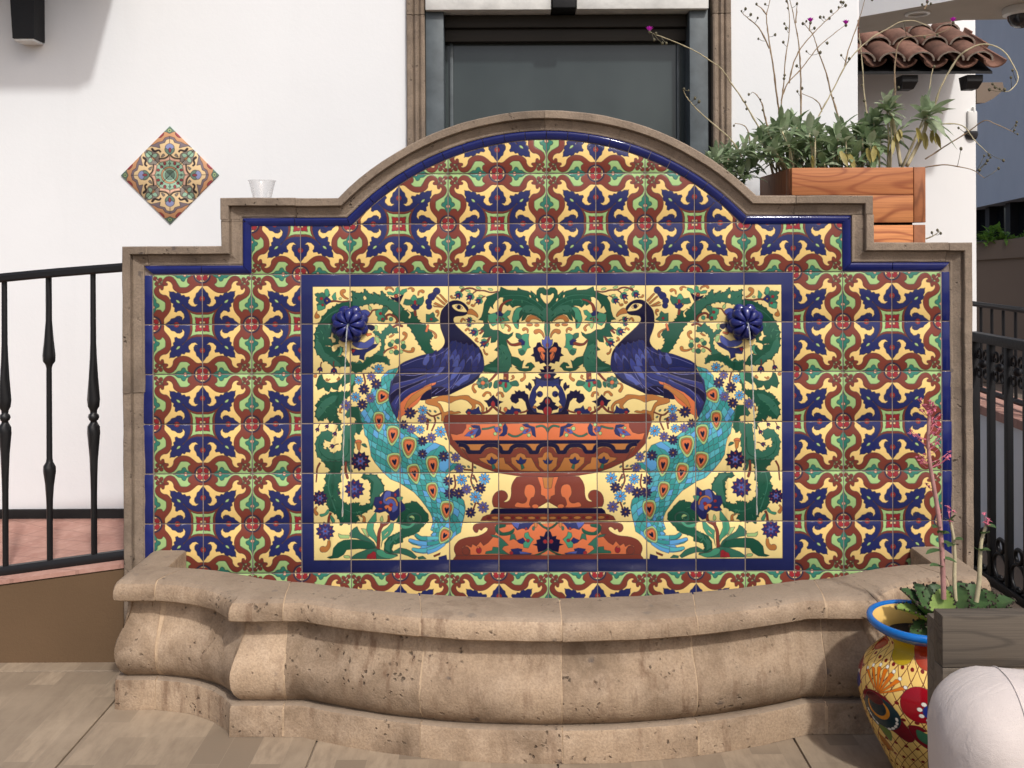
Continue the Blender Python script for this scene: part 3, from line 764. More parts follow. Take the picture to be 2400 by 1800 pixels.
    # --- peacock: body
    head = "470,512 570,515 660,560 740,655 720,740 650,780 540,785 485,800 465,850 490,920 620,1050 760,1170 880,1290 960,1400 985,1500"
    nape = "320,1260 320,1180 280,1080 245,980 240,880 240,800 260,700 310,630 390,545"
    f(0, 'NB', B((3, head + " 1000,1659"), (5, "975,80 930,130 860,220 740,310 600,380 480,430 390,480 250,490 150,510 0,555"),
                 (4, "2110,580 1900,560 1760,620 1740,760 1710,910 1680,860 1620,740 1590,650 1560,560 1570,470 1590,350 1600,260 1650,200 1740,60"),
                 (2, "1720,1659 1820,1580 1950,1530 2100,1470 2212,1440"), (3, "160,1415 270,1340 " + nape)), ch=2)
    f(0, 'DN', B((3, head + " 930,1450 860,1320 780,1290 660,1270 540,1230 430,1200 380,1330 270,1340 " + nape)), line=False, ch=2)
    rsb = np.random.RandomState(3)
    rows = [(3, "380,1400 470,1330 560,1360 660,1370 760,1390 860,1440"), (3, "130,1500 250,1470 360,1480 470,1480 570,1470 680,1480 780,1500 880,1540"),
            (3, "0,1560 110,1560 210,1560 310,1570 420,1570 520,1570 640,1570 740,1590 840,1600"), (3, "60,1640 180,1640 290,1650 400,1650 500,1650 610,1650 720,1650 830,1660")]
    for k, (v, s) in enumerate(rows):
        for x, y in _pts(s):
            c = ['N2', 'MB', 'NB', (56, 66, 140)][rsb.randint(4)] if k else 'NB'
            f(v, c, [[x + 40, y - 130], [x + 56, y - 30], [x + 10, y + 70], [x - 56, y + 60], [x - 46, y - 30]], True)
    for s in ("2212,30 2000,20 1780,60 2000,90 2212,80", "1620,330 1760,270 2050,200 2212,130 2212,190 2000,280 1760,340 1600,470", "1600,640 1700,520 1860,400 2100,290 2212,210 2212,290 1900,450 1760,560 1680,760"):
        f(4, 'N2', s)
    f(4, 'DN', "1690,160 2212,110 2212,130 2000,200 1760,260 1620,310 1650,200"); f(4, 'DN', "1590,480 1760,350 2000,290 2212,195 2100,280 1860,390 1690,510 1590,650")
    f(5, 'N2', "0,70 170,0 330,0 200,110 40,190 0,200"); f(5, 'MB', "200,60 240,0 320,0 290,60 200,150 120,170")
    f(5, 'N2', "60,290 300,200 440,80 500,0 420,0 300,110 40,220"); f(5, 'MB', "430,130 500,0 610,0 560,110 480,200 400,250")
    f(5, 'MB', "640,140 770,120 720,220 600,290 560,335 470,310 560,230"); f(5, 'N2', "770,0 900,0 830,100 780,60"); f(5, 'N2', "240,330 400,260 480,200 470,290 420,380 300,420")
    f(5, 'DN', "0,430 60,365 160,345 270,340 420,400 560,335 700,280 830,190 935,110 900,190 800,280 600,380 400,478 150,510 0,555")
    f(5, 'OR', "-40,340 60,290 180,258 150,310 60,340 -40,400")
    for v, s in ((4, "1780,140 2000,150 2212,100"), (4, "1640,300 1800,265 2000,215 2212,130"), (4, "1590,480 1700,390 1900,315 2212,190"), (4, "1680,640 1760,500 1900,385 2212,240"),
                 (5, "500,0 440,80 300,220 60,290"), (5, "610,60 480,290 330,420"), (5, "760,120 560,230 440,380"), (5, "330,0 200,110 0,200"), (5, "150,470 330,360"), (5, "60,480 200,370"),
                 (2, "2212,1500 2050,1540 1800,1640"), (3, "0,1480 150,1470 300,1400 380,1330")):
        st(v, 'LL', s, 9, line=False, ball=False)
    f(4, 'OR', "2300,280 2212,330 2100,390 1950,460 1850,540 1760,630 1730,780 1725,900 1760,950 1780,860 1880,800 1950,720 2050,640 2100,580 2130,500 2300,380")
    f(4, 'OC', "2300,310 2212,345 2080,420 1960,500 1880,600 1830,720 1860,740 1950,640 2050,560 2110,500 2300,360")
    f(4, 'DN', "2130,580 2105,560 2140,490 2212,420 2300,380 2300,560 2212,570")
    f(5, 'OC', "-20,565 120,545 260,490 370,490 390,500 500,510 600,490 720,485 770,540 850,570 940,610 1000,700 985,770 940,770 950,700 900,640 840,640 850,700 800,740 760,740 790,680 760,640 700,580 600,555 500,580 400,635 330,600 220,585 180,605 240,640 280,720 300,790 420,750 480,780 560,760 600,800 300,830 300,940 250,940 260,850 230,740 200,690 -20,640", ch=1)
    for x, y, r in ((185, 355, 62), (135, 420, 50), (95, 455, 64), (45, 540, 56), (55, 622, 50)):
        e(3, 'NB', x, y, r)
    for s in ("225,415 250,402 372,530 350,560", "172,465 190,450 340,572 318,600", "128,575 160,545 310,620 285,636", "118,600 140,625 275,640 282,628"):
        f(3, 'OC', s)
    f(3, 'CR', "450,600 500,580 570,575 630,600 700,690 690,715 600,710 520,690 460,640", True)
    f(3, 'TN', "510,605 570,590 630,640 600,665 540,650", True); e(3, 'DN', 565, 630, 32, 36)
    f(3, 'OC', "712,705 750,660 800,668 870,728 898,785 880,808 830,772 760,755 712,748", True)
    # --- long leaves, lower corner
    f(4, 'GD', "320,310 340,220 370,150 420,135 440,210 490,265 570,285 660,270 740,220 790,140 905,130 905,270 850,290 770,350 750,290 700,370 700,410 610,390 580,350 540,440 470,410 450,360 345,410 330,350 300,320")
    f(4, 'GD', "920,120 990,130 1000,200 960,330 930,450 900,500 820,550 800,600 740,640 680,720 670,800 690,880 740,960 770,980 730,1010 740,1100 690,1115 700,1020 600,960 620,930 540,960 520,880 460,890 440,940 340,920 300,840 310,760 330,710 290,670 380,590 370,550 440,530 430,500 500,490 590,440 700,440 780,430 860,440 900,400 920,300", jag=25)
    f(4, 'GM', "310,840 330,740 400,640 480,560 600,500 700,500 640,600 520,680 440,800 350,900", line=False); f(4, 'GB', "920,125 985,135 980,230 930,330 912,300", True)
    f(4, 'GM', "920,690 1050,700 1070,800 1080,900 1110,1000 1100,1090 1040,1170 1000,1130 960,1180 980,1300 960,1420 940,1600 900,1700 480,1700 400,1600 330,1540 310,1420 300,1310 350,1200 430,1120 530,1105 590,1150 590,1240 540,1295 490,1280 460,1255 435,1310 430,1400 480,1450 510,1390 540,1460 600,1500 700,1460 740,1440 760,1300 770,1150 790,1010 860,1020 960,1000 1010,930 980,880 930,870 890,870 850,890 820,820 850,770", jag=21)
    f(4, 'GD', "920,695 1050,705 1070,900 1100,1000 1095,1085 1040,1165 1000,1120 1000,1010 1015,930 985,875 925,865", line=False)
    st(4, 'GD', "380,1250 360,1400 430,1530 560,1600 720,1600 860,1500 880,1250", 10, 20, line=False)
    f(6, 'GD', "440,-20 500,80 560,110 540,150 480,200 460,300 480,340 440,460 440,560 490,640 500,740 560,840 650,880 700,970 740,1085 780,1045 900,1045 1000,1020 1050,970 1010,920 990,910 1100,880 1280,770 1330,650 1400,550 1480,470 1460,370 1400,270 1330,200 1110,200 1100,260 1140,290 1190,280 1250,340 1240,380 1250,420 1240,500 1250,580 1235,650 1240,690 1160,720 1050,750 1040,680 980,700 950,680 870,730 800,690 740,630 690,570 720,500 690,440 680,380 740,300 720,180 760,0 900,-20", jag=25)
    f(6, 'GM', "1140,220 1330,210 1400,300 1460,400 1470,480 1380,560 1320,660 1230,760 1240,650 1280,500 1300,330 1220,250", line=False)
    st(6, 'GM', "560,160 520,400 580,640 640,820", 14, 24, line=False); st(6, 'GM', "800,800 950,860 1100,840", 8, 18, line=False)
    e(4, 'OR', 1040, 1300, 56, 40); f(4, 'OC', "1000,1300 1080,1300 1075,1400 1060,1460 1020,1420"); f(4, 'GM', "1090,1340 1150,1325 1190,1390 1140,1380", True); e(4, 'OC', 305, 165, 30)
    st(6, 'BR', "820,-20 820,150 850,260", 40); f(6, 'GM', "850,0 900,80 940,150 880,150 850,80", True)
    st(6, 'BR', "380,0 330,100 320,220 310,330", 30, 16); st(6, 'BR', "560,860 530,940 520,1020", 40)
    f(6, 'GB', "370,890 450,870 510,800 530,840 500,890 400,930", True); f(6, 'GB', "550,900 590,930 630,1000 600,1040 560,980", True)
    st(6, 'OC', "320,760 285,820 315,880", 26, 60); st(6, 'OC', "525,1340 520,1430 470,1490 420,1490", 44, 110)
    st(6, 'OC', "1130,1020 1130,940 1060,905", 60, 18)
    A.spiky(4, 1072, 1630, 178, (34, 30, 70)); A.spiky(6, 970, 450, 180, (44, 40, 100)); A.spiky(6, 375, 610, 140, (34, 30, 70)); A.spiky(6, 465, 1180, 168, (44, 40, 100))
    for v, x, y, r, a in ((4, 390, 40, 80, 1.8), (4, 625, 60, 100, 1.57), (4, 340, 1080, 60, 2.), (4, 505, 1025, 60, 2.2), (4, 640, 1150, 68, 2.), (4, 600, 1370, 70, 2.8), (6, 700, 520, 40, 1.)):
        A.tulip(v, x, y, r, a, leaf=False)
    for v, s in ((4, "560,215 520,240 500,225"), (4, "700,180 720,210 690,220"), (4, "760,800 720,780 740,730")):
        st(v, 'OC', s, 14, 40)
    # plant at the foot
    f(6, 'GD', "1700,980 1760,760 1860,690 1930,690 1945,650 2050,680 2150,790 2240,900 2235,1000 2120,1110 2060,1190 1960,1240 1800,1290 1790,1370 1640,1400 1600,1480 1650,1560 1560,1560 1470,1500 1490,1360 1560,1270 1740,1190 1790,1120 1760,1060 1680,1020", jag=10)
    f(6, 'GM', "1490,1480 1510,1370 1590,1290 1740,1210 1790,1250 1640,1330 1570,1420 1570,1530", line=False); e(6, 'GM', 1990, 960, 130, 110)
    f(6, 'GD', "1900,960 1960,890 2080,900 2090,1000 2000,1010", True); f(6, 'LG', "1905,930 1955,900 1998,930 1985,985 1955,950", True)
    f(6, 'GB', "1760,1060 1900,1080 1980,1020 2005,1050 1920,1120 1790,1130", True)
    f(6, 'GM', "880,1210 950,1130 1010,1095 1030,1150 1070,1210 1200,1290 1300,1370 1350,1470 1200,1370 1000,1300 900,1290")
    f(6, 'GD', "490,1630 580,1600 600,1470 680,1380 780,1330 900,1320 1080,1330 1250,1370 1340,1470 1200,1490 1050,1480 930,1490 830,1500 780,1580 680,1640 550,1650")
    f(6, 'LG', "690,1215 740,1240 885,1245 870,1300 720,1300 690,1260"); f(6, 'LG', "780,1600 870,1600 880,1640 800,1640", True)
    f(6, 'GB', "1190,1030 1340,830 1345,1000 1300,1040 1290,1140 1330,1240 1360,1300 1380,1440 1300,1320 1200,1240 1170,1140"); f(6, 'LG', "1080,1130 1160,1140 1180,1230 1220,1280 1150,1250")
    f(6, 'GB', "1645,1040 1630,1150 1570,1250 1450,1340 1420,1460 1440,1300 1430,1190 1530,1110 1590,1040"); f(6, 'CR', "1470,1250 1550,1170 1540,1200 1490,1250")
    st(6, 'BR', "1560,900 1545,1020 1440,1090 1390,1200 1380,1340 1370,1490", 44, 60); st(6, 'BR', "1430,1040 1425,1110", 40); f(6, 'LG', "1405,970 1440,910 1460,1000 1420,1010", True)
    f(6, 'GM', "1180,1490 1330,1470 1440,1500 1560,1560 1700,1570 1710,1600 1560,1655 900,1655 890,1640 1000,1560"); f(6, 'GB', "1340,1510 1440,1500 1520,1560 1640,1580 1690,1600 1560,1650 1380,1600", True)
    f(6, 'GM', "1600,1540 1740,1460 1850,1480 1940,1520 2040,1620 2000,1655 1880,1600 1760,1560 1660,1560"); f(6, 'GM', "2050,1620 2140,1600 2200,1650 2060,1655")
    f(6, 'RD', "1165,1655 1190,1580 1240,1560 1290,1520 1330,1540 1340,1655")
    f(6, 'NB', "1290,710 1320,590 1420,580 1480,490 1520,470 1640,500 1735,430 1745,560 1790,680 1830,720 1850,800 1760,860 1700,950 1640,1000 1580,980 1560,880 1500,830 1400,860 1300,840 1340,780")
    f(6, 'MB', "1460,640 1500,500 1590,490 1600,600 1700,700 1700,800 1620,850 1600,760 1480,700", True); f(6, 'GB', "1690,600 1760,580 1800,600 1740,680", True)
    st(6, 'OC', "1500,650 1560,602 1640,612 1690,680 1698,730", 34); f(6, 'OR', "1480,750 1540,725 1610,770 1600,820 1560,830 1540,770 1510,800", True); e(6, 'RD', 1595, 725, 32)
    e(6, 'RD', 1420, 680, 28); e(6, 'RD', 1670, 550, 20, 34); e(6, 'RD', 1410, 790, 40, 14)
    rl = np.random.RandomState(8)
    for v, x0, x1, y0, y1, n in ((2, 330, 600, 950, 1500, 12), (2, 980, 1700, 420, 560, 14), (3, 1300, 2050, 400, 800, 22), (4, 340, 760, 480, 900, 14), (4, 330, 560, 1300, 1600, 8), (6, 470, 700, 150, 850, 16), (6, 760, 1200, 750, 980, 10), (6, 1760, 2150, 720, 1100, 12), (6, 1520, 1740, 1230, 1500, 8), (3, 1250, 1450, 1250, 1640, 10)):
        for _ in range(n):
            x, y = rl.uniform(x0, x1), rl.uniform(y0, y1)
            ix, iy = (A.xf(v, np.array([[x, y]]))[0]).astype(int)
            if 0 <= ix < A.W and 0 <= iy < A.H and A.cols[A.lab[iy, ix]] in (PAL['GD'], PAL['GM']):
                e(v, (60, 118, 88) if rl.rand() < .6 else (26, 74, 56), x, y, rl.uniform(16, 44), rl.uniform(5, 10), rl.uniform(0, 3), line=False, n=10)
    # --- daisies
    for v, s in ((4, "1130,130 1160,250 1150,330"), (7, "790,-20 785,150 760,300 820,450"), (7, "800,200 860,320"), (7, "470,200 490,380 440,480"), (7, "840,680 800,790"), (7, "860,680 920,720"), (7, "640,110 790,120"),
                 (5, "0,780 100,850 250,800"), (5, "130,850 150,950 90,1100"), (5, "40,900 10,1080"), (4, "2060,760 1980,800"), (5, "0,1000 20,900")):
        st(v, 'BR', s, 24)
    for v, x, y, r, k in ((4, 1395, 40, 88, 'S'), (4, 1050, 235, 80, 'S'), (4, 1265, 170, 82, 'L'), (4, 1350, 300, 95, 'N'), (4, 1140, 390, 95, 'N'), (4, 995, 525, 88, 'S'), (4, 1250, 545, 88, 'L'), (4, 830, 670, 96, 'L'),
                          (4, 1110, 655, 92, 'N'), (4, 1930, 800, 100, 'N'), (4, 2150, 750, 86, 'S'), (4, 2140, 900, 86, 'L'), (4, 1820, 1000, 82, 'N'), (4, 1950, 1075, 84, 'L'), (4, 2100, 1085, 80, 'S'), (4, 2140, 1280, 88, 'N'),
                          (4, 2140, 1500, 82, 'N'), (5, 240, 1120, 100, 'S'), (5, 80, 1220, 86, 'L'), (5, 290, 1540, 92, 'N'), (5, 500, 1560, 84, 'L'), (7, 370, 310, 90, 'N'), (7, 600, 285, 96, 'S'), (7, 990, 270, 102, 'S'),
                          (7, 680, 450, 92, 'L'), (7, 920, 430, 96, 'N'), (7, 390, 520, 96, 'N'), (7, 550, 520, 96, 'N'), (7, 840, 580, 106, 'S'), (7, 750, 850, 90, 'N'), (7, 970, 760, 100, 'L'), (7, 560, 90, 86, 'L')):
        A.daisy(v, x, y, r, k)
    for v, x, y in ((7, 720, 60), (7, 830, 70), (7, 720, 230), (7, 800, 260), (7, 800, 380), (7, 650, 60), (5, 60, 760), (5, 150, 770), (5, 60, 920), (5, 200, 880), (5, 330, 1240), (5, 420, 1480), (4, 1200, 470), (4, 1290, 20), (7, 770, 705)):
        e(v, 'GS', x, y, 26, 14, .7)
    for q in (((0, 0), (5, 0), (5, .25), (.245, .25), (.245, 5.745), (5, 5.745), (5, 6), (0, 6)),):
        A.put(np.array(q) * U, 'NB')
    return A.result(ss)

def paint_diamond_tile(px=192):
    def xf(v, P):
        P = np.asarray(P, float)
        a = 1075 - P[:, 1]; b = P[:, 0] - 1100
        Q = np.stack([(a + b) / 985., (a - b) / 985.], 1)
        if v == 'm':
            Q = Q[:, ::-1]
        return Q * px
    A = Art(px, px, 'OG', xf)
    for v in (0, 'm'):
        A.e(v, 'RD', 1270, 280, 70, 34, .75)
        A.f(v, 'PU', "1100,300 1190,330 1240,400 1330,420 1400,460 1560,500 1760,640 1600,900 1100,1100")
        A.f(v, 'TN', "1100,350 1170,370 1200,430 1310,460 1290,540 1360,520 1470,500 1560,540 1620,600 1500,800 1100,1075")
        A.f(v, 'GY', "1620,570 1590,680 1570,800 1540,860 1470,880 1400,860 1310,800 1310,680 1360,630 1450,600", True)
        A.e(v, 'GA', 1400, 690, 60, 40, .5); A.e(v, 'GA', 1500, 640, 56, 40, -.5); A.e(v, 'OG', 1420, 740, 50, 12, -.7)
        A.st(v, 'BK', "1280,620 1320,580 1400,600 1450,555", 26, 40)
        A.st(v, 'BK', "1110,670 1180,730 1310,750", 20); A.f(v, 'GY', "1200,690 1230,650 1270,720", True)
        A.f(v, 'PK', "1100,700 1200,760 1310,770 1300,820 1100,780")
        A.f(v, 'GA', "1100,765 1140,800 1300,830 1420,1075 1100,1075")
        A.e(v, 'RD', 1200, 845, 26, 34); A.e(v, 'RD', 1262, 910, 26, 26)
    A.e(0, 'GS', 1100, 845, 20)
    A.f(0, 'LB', "1010,520 1040,470 1100,445 1160,470 1190,520 1160,560 1100,575 1040,560", True)
    A.f(0, 'GS', "1010,540 1100,580 1190,540 1180,620 1100,670 1020,620", True)
    A.e(0, 'RD', 1104, 580, 26, 48)
    A.e(0, 'OG', 1100, 1075, 172, 172); A.e(0, 'GA', 1100, 1075, 140, 140); A.e(0, 'GS', 1100, 1075, 96, 96)
    A.f(0, 'GS', "1100,80 1240,210 1170,215 1100,250 1030,215 960,210"); A.e(0, 'LG', 1100, 185, 46, 34); A.e(0, 'GS', 1100, 185, 14)
    return A.result(2)

def paint_pot(W=1024, H=512):
    """talavera glaze, unrolled: u round the pot, v from foot (0) to rim (1)"""
    W *= 2; H *= 2
    def xf(v, P):
        P = np.asarray(P, float)
        return np.stack([(P[:, 0] + v) * W, (1 - P[:, 1]) * H], 1)
    A = Art(W, H, 'YE', xf)
    asp = 2.
    for i in range(-30, 61):                       # the net
        for sgn in (1, -1):
            x0 = i / 30.
            A.st(0, (96, 40, 30), [[x0, 0], [x0 + sgn * .12, .35], [x0 + sgn * .27, .95]], .0022, ball=False, line=False)
    for i in range(30):
        for j in range(9):
            A.e(0, (120, 30, 30), (i + .5 * (j % 2)) / 30., .06 + j * .105, .0065, .012, line=False, n=8)
    def E(u, c, x, y, rx, ry=None, a=0, n=24):
        ry = rx if ry is None else ry
        t = np.linspace(0, 2 * np.pi, n, endpoint=False)
        X, Y = rx * np.cos(t), ry * np.sin(t)
        P = np.stack([x + (X * np.cos(a) - Y * np.sin(a)) / asp, y + X * np.sin(a) + Y * np.cos(a)], 1)
        A.put(xf(u, P), c)
    for u in (0, .25, .5, .75):
        E(u, (190, 160, 40), .10, .90, .11, .10)
        E(u, (168, 60, 36), .20, .90, .10, .10)
        for k in range(7):
            a = 2.5 - k * .32
            A.st(u, (222, 120, 40), [[.065, .60], [.065 + .05 * np.cos(a), .60 + .1 * np.sin(a)], [.065 + .075 * np.cos(a), .60 + .15 * np.sin(a)]], .004, .016)
            E(u, 'WH', .065 + .085 * np.cos(a), .60 + .17 * np.sin(a), .011)
        A.f(u, (118, 22, 34), "0.02,0.58 0.06,0.6 0.10,0.57 0.13,0.47 0.16,0.36 0.14,0.31 0.10,0.36 0.05,0.38 0.01,0.44 0.0,0.52", True)
        E(u, (28, 52, 58), .065, .46, .125, .115, .3)
        E(u, (216, 140, 50), .06, .49, .075, .075); E(u, (28, 44, 50), .058, .50, .058, .06); E(u, (86, 24, 30), .05, .55, .06, .035)
        for k in range(11):
            a = -2.9 + k * .3
            E(u, 'WH', .066 + .05 * np.cos(a), .455 + .1 * np.sin(a), .009, .015, a)
        A.f(u, (96, 120, 50), "0.05,0.36 0.07,0.28 0.085,0.27 0.09,0.35", True)
        E(u, 'RD', .175, .60, .1, .115); E(u, (44, 56, 130), .205, .57, .05)
        for k in range(5):
            a = 1.6 + k * .7
            E(u, 'WH', .205 + .032 * np.cos(a), .57 + .06 * np.sin(a), .014)
        A.f(u, (118, 22, 34), "0.145,0.44 0.17,0.46 0.19,0.43 0.18,0.41 0.2,0.33 0.24,0.27 0.2,0.28 0.16,0.35", True)
        A.f(u, (60, 110, 80), "0.165,0.43 0.17,0.36 0.2,0.32 0.21,0.38 0.19,0.41", True)
        A.f(u, (170, 110, 50), "0.03,0.27 0.06,0.25 0.08,0.18 0.05,0.17 0.03,0.21", True)
    return A.result(2, alpha=.5)
# ---------------------------------------------------------------------------
M = {}
M['coping'] = m_stone('coping_stone', (.285, .222, .165, 1), (.18, .140, .106, 1), (.38, .298, .225, 1), .7, scale=1.15)
M['basin'] = m_stone('carved_tuff', (.425, .310, .208, 1), (.215, .152, .10, 1), (.56, .43, .31, 1), .72, stain=(.14, .078, .046, 1), top=(.25, .20, .152, 1))
M['pointing'] = m_plain('stone_pointing', (.45, .33, .22, 1), .95, .1, bump=.5, bscale=120, var=.25, vscale=30)
M['mortar'] = m_plain('mortar', (.27, .215, .165, 1), .95, .1, bump=.4, bscale=200)
M['grout'] = m_plain('tile_grout', (.235, .19, .172, 1), .95, .1, bump=.5, bscale=400, var=.25, vscale=20)
M['white'] = m_stucco('white_stucco', (.81, .83, .84, 1), .05, .12)
M['white2'] = m_stucco('white_stucco_lane', (.82, .82, .81, 1), .03, .1)
M['brown'] = m_stucco('brown_plaster', (.145, .092, .052, 1), .2, .2)
M['iron'] = m_iron('black_iron')
def mk_pink():
    """stamped pink concrete: faint running joints, worn paler patches"""
    t = NT('pink_concrete'); p = t.pos()
    rt_ = t.n('VectorRotate', rotation_type='Z_AXIS'); rt_.inputs['Angle'].default_value = .5; t.l(p, rt_.inputs['Vector'])
    br = t.n('TexBrick'); br.inputs['Scale'].default_value = 1.; br.inputs['Brick Width'].default_value = .24; br.inputs['Row Height'].default_value = .10; br.inputs['Mortar Size'].default_value = .004; br.inputs['Mortar Smooth'].default_value = .5
    t.l(rt_.outputs[0], br.inputs['Vector'])
    n1 = t.noise(p, 5, 4, .6); n2 = t.noise(p, 40, 4, .65)
    c = t.mix(t.ramp(n1, [(.3, 0.), (.7, 1.)]), (.36, .19, .15, 1), (.47, .275, .22, 1))
    c = t.mix(t.ramp(n2, [(.5, 0.), (.75, .4)]), c, (.58, .38, .32, 1)); c = t.mix(t.math('MULTIPLY', br.outputs['Fac'], .5), c, (.26, .15, .12, 1))
    t.col(c); t.set(Roughness=.9, Specular_IOR_Level=.2); t.bump(t.math('SUBTRACT', n2, t.math('MULTIPLY', br.outputs['Fac'], .8)), .4, .004)
    return t.m
M['pink'] = mk_pink()
M['blackpaint'] = m_plain('black_paint', (.018, .017, .017, 1), .7, .3, bump=.2, var=.3)
M['timber'] = m_plain('black_timber', (.012, .012, .013, 1), .6, .35, bump=.35, bscale=30)
M['blue'] = m_plain('blue_glaze', srgb(30, 38, 98, .95), .1, .32, bump=.05, bscale=40, var=.12, vscale=30)
M['rose'] = m_plain('rosette_glaze', srgb(32, 38, 100), .07, .5, bump=.06, bscale=30, var=.25, vscale=40)
M['steel'] = m_plain('zinc_frame', (.075, .092, .10, 1), .5, .45, metal=.1, bump=.1, bscale=40, var=.3, vscale=9)
M['lintel'] = m_plain('weathered_white_paint', (.66, .66, .63, 1), .75, .25, bump=.3, bscale=50, var=.14, vscale=14)
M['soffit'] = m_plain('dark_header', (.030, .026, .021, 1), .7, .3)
M['redwood'] = m_wood('redwood', (.66, .27, .10, 1), (.33, .10, .04, 1))
M['redwood2'] = m_wood('redwood_end', (.36, .135, .055, 1), (.20, .07, .03, 1), (9, 9, 1.2))
M['greywood'] = m_wood('weathered_dark_wood', (.150, .122, .092, 1), (.095, .078, .060, 1), (1.5, 14, 14), rough=.75)
M['terracotta'] = m_plain('clay_roof_tile', (.175, .092, .066, 1), .85, .2, bump=.5, bscale=50, var=.4, vscale=11, rnd=.55)
M['tileend'] = m_plain('limed_tile_end', (.42, .36, .30, 1), .9, .2, bump=.5, var=.3, vscale=40)
M['leaf'] = m_leaf('grey_green_leaf', (.18, .255, .135, 1), (.32, .40, .245, 1))
M['leaf2'] = m_leaf('dark_green_leaf', (.11, .175, .08, 1), (.22, .295, .155, 1))
M['yleaf'] = m_leaf('yellowed_leaf', (.42, .35, .10, 1), (.26, .22, .07, 1))
M['leaf3'] = m_leaf('pale_leaf', (.26, .32, .20, 1), (.40, .45, .31, 1))
M['stem'] = m_plain('dry_stem', (.30, .22, .14, 1), .8, .2, var=.3, vscale=30)
M['stem2'] = m_plain('pale_stem', (.48, .42, .27, 1), .8, .2, var=.25, vscale=30)
M['bud'] = m_plain('seed_bud', (.12, .11, .07, 1), .8, .2, var=.4, vscale=60)
M['magenta'] = m_plain('magenta_petal', (.66, .03, .60, 1), .6, .3)
M['succ'] = m_leaf('succulent_leaf', (.040, .085, .030, 1), (.085, .16, .055, 1))
M['succ2'] = m_leaf('bright_succulent_leaf', (.24, .36, .08, 1), (.32, .44, .12, 1))
M['rim_dark'] = m_plain('leaf_margin', (.05, .04, .03, 1), .8, .2)
M['pinkstem'] = m_plain('pink_stalk', (.46, .24, .22, 1), .6, .3, var=.25, vscale=30)
M['pinkflower'] = m_plain('pink_floret', (.52, .14, .20, 1), .6, .3, var=.4, vscale=80)
M['potblue'] = m_plain('pot_rim_blue', srgb(18, 104, 182), .12, .55, var=.12, vscale=25)
M['potin'] = m_plain('pot_inside', srgb(236, 196, 112, .95), .25, .5)
M['soil'] = m_plain('potting_soil', (.035, .026, .02, 1), .95, .1, bump=.8, bscale=120, var=.4, vscale=60)
M['orange'] = m_plain('orange_cloth', (.62, .30, .04, 1), .9, .1)
M['camwhite'] = m_plain('white_plastic', (.7, .7, .68, 1), .4, .4)
M['camdark'] = m_plain('smoked_dome', (.03, .03, .034, 1), .08, .5)
M['bluewall'] = m_stucco('blue_grey_render', (.70, .74, .78, 1), .08, .15)
M['tanwall'] = m_stucco('taupe_render', (.21, .165, .13, 1), .1, .2)
M['beige'] = m_plain('beige_soffit', (.46, .43, .38, 1), .8, .2, var=.05)
M['darkglass'] = m_plain('dark_glazing', (.012, .014, .016, 1), .06, .5)
M['shrub'] = m_leaf('bright_shrub_leaf', (.10, .22, .03, 1), (.2, .36, .06, 1))

def mk_fabric():
    t = NT('offwhite_canvas'); p = t.pos()
    n = t.noise(p, 9, 4, .6); t.col(t.mix(t.ramp(n, [(.3, 0.), (.7, 1.)]), (.56, .495, .46, 1), (.64, .57, .53, 1)))
    t.set(Roughness=.95, Specular_IOR_Level=.1); t.b.inputs['Sheen Weight'].default_value = .15
    wv = t.noise(p, 620, 2, .5); t.bump(t.math('ADD', t.math('MULTIPLY', wv, .6), t.math('MULTIPLY', t.noise(t.pos(0, (7, 20, 9)), 1., 4, .6, dist=1.2), 3.)), .3, .006)
    return t.m
M['canvas'] = mk_fabric()
def mk_glass():
    t = NT('window_pane')
    t.col(t.mix(t.ramp(t.noise(t.pos(0, (1, 1, .6)), 2.2, 3, .5), [(.3, 0.), (.7, 1.)]), (.026, .036, .037, 1), (.062, .078, .079, 1)))
    t.set(Roughness=.14, Specular_IOR_Level=.45)
    t.bump(t.noise(t.pos(), 1.6, 2, .5), .04, .02)
    return t.m
M['glass'] = mk_glass()
def mk_plastic():
    t = NT('clear_plastic')
    gl = t.n('BsdfGlossy'); gl.inputs['Roughness'].default_value = .12; df = t.n('BsdfDiffuse'); df.inputs[0].default_value = (.9, .9, .9, 1)
    tr = t.n('BsdfTransparent'); tr.inputs[0].default_value = (.97, .97, .97, 1)
    lw = t.n('LayerWeight'); lw.inputs[0].default_value = .35
    m1 = t.n('MixShader'); m1.inputs[0].default_value = .4; t.l(df.outputs[0], m1.inputs[1]); t.l(gl.outputs[0], m1.inputs[2])
    m2 = t.n('MixShader'); t.l(t.math('ADD', t.math('MULTIPLY', lw.outputs['Facing'], .32), .07), m2.inputs[0]); t.l(tr.outputs[0], m2.inputs[1]); t.l(m1.outputs[0], m2.inputs[2]); t.l(m2.outputs[0], t.out.inputs[0])
    return t.m
M['plastic'] = mk_plastic()
def mk_water(name, rough):
    t = NT(name); t.set(Base_Color=(.95, .98, 1, 1), Roughness=rough, IOR=1.33); t.b.inputs['Transmission Weight'].default_value = 1.
    t.bump(t.noise(t.pos(), 45, 3, .6), .5, .004)
    return t.m
M['water'] = mk_water('basin_water', .02)
M['jet'] = mk_water('falling_water', .1)
M['jet'].node_tree.nodes['Principled BSDF'].inputs['Transmission Weight'].default_value = .72
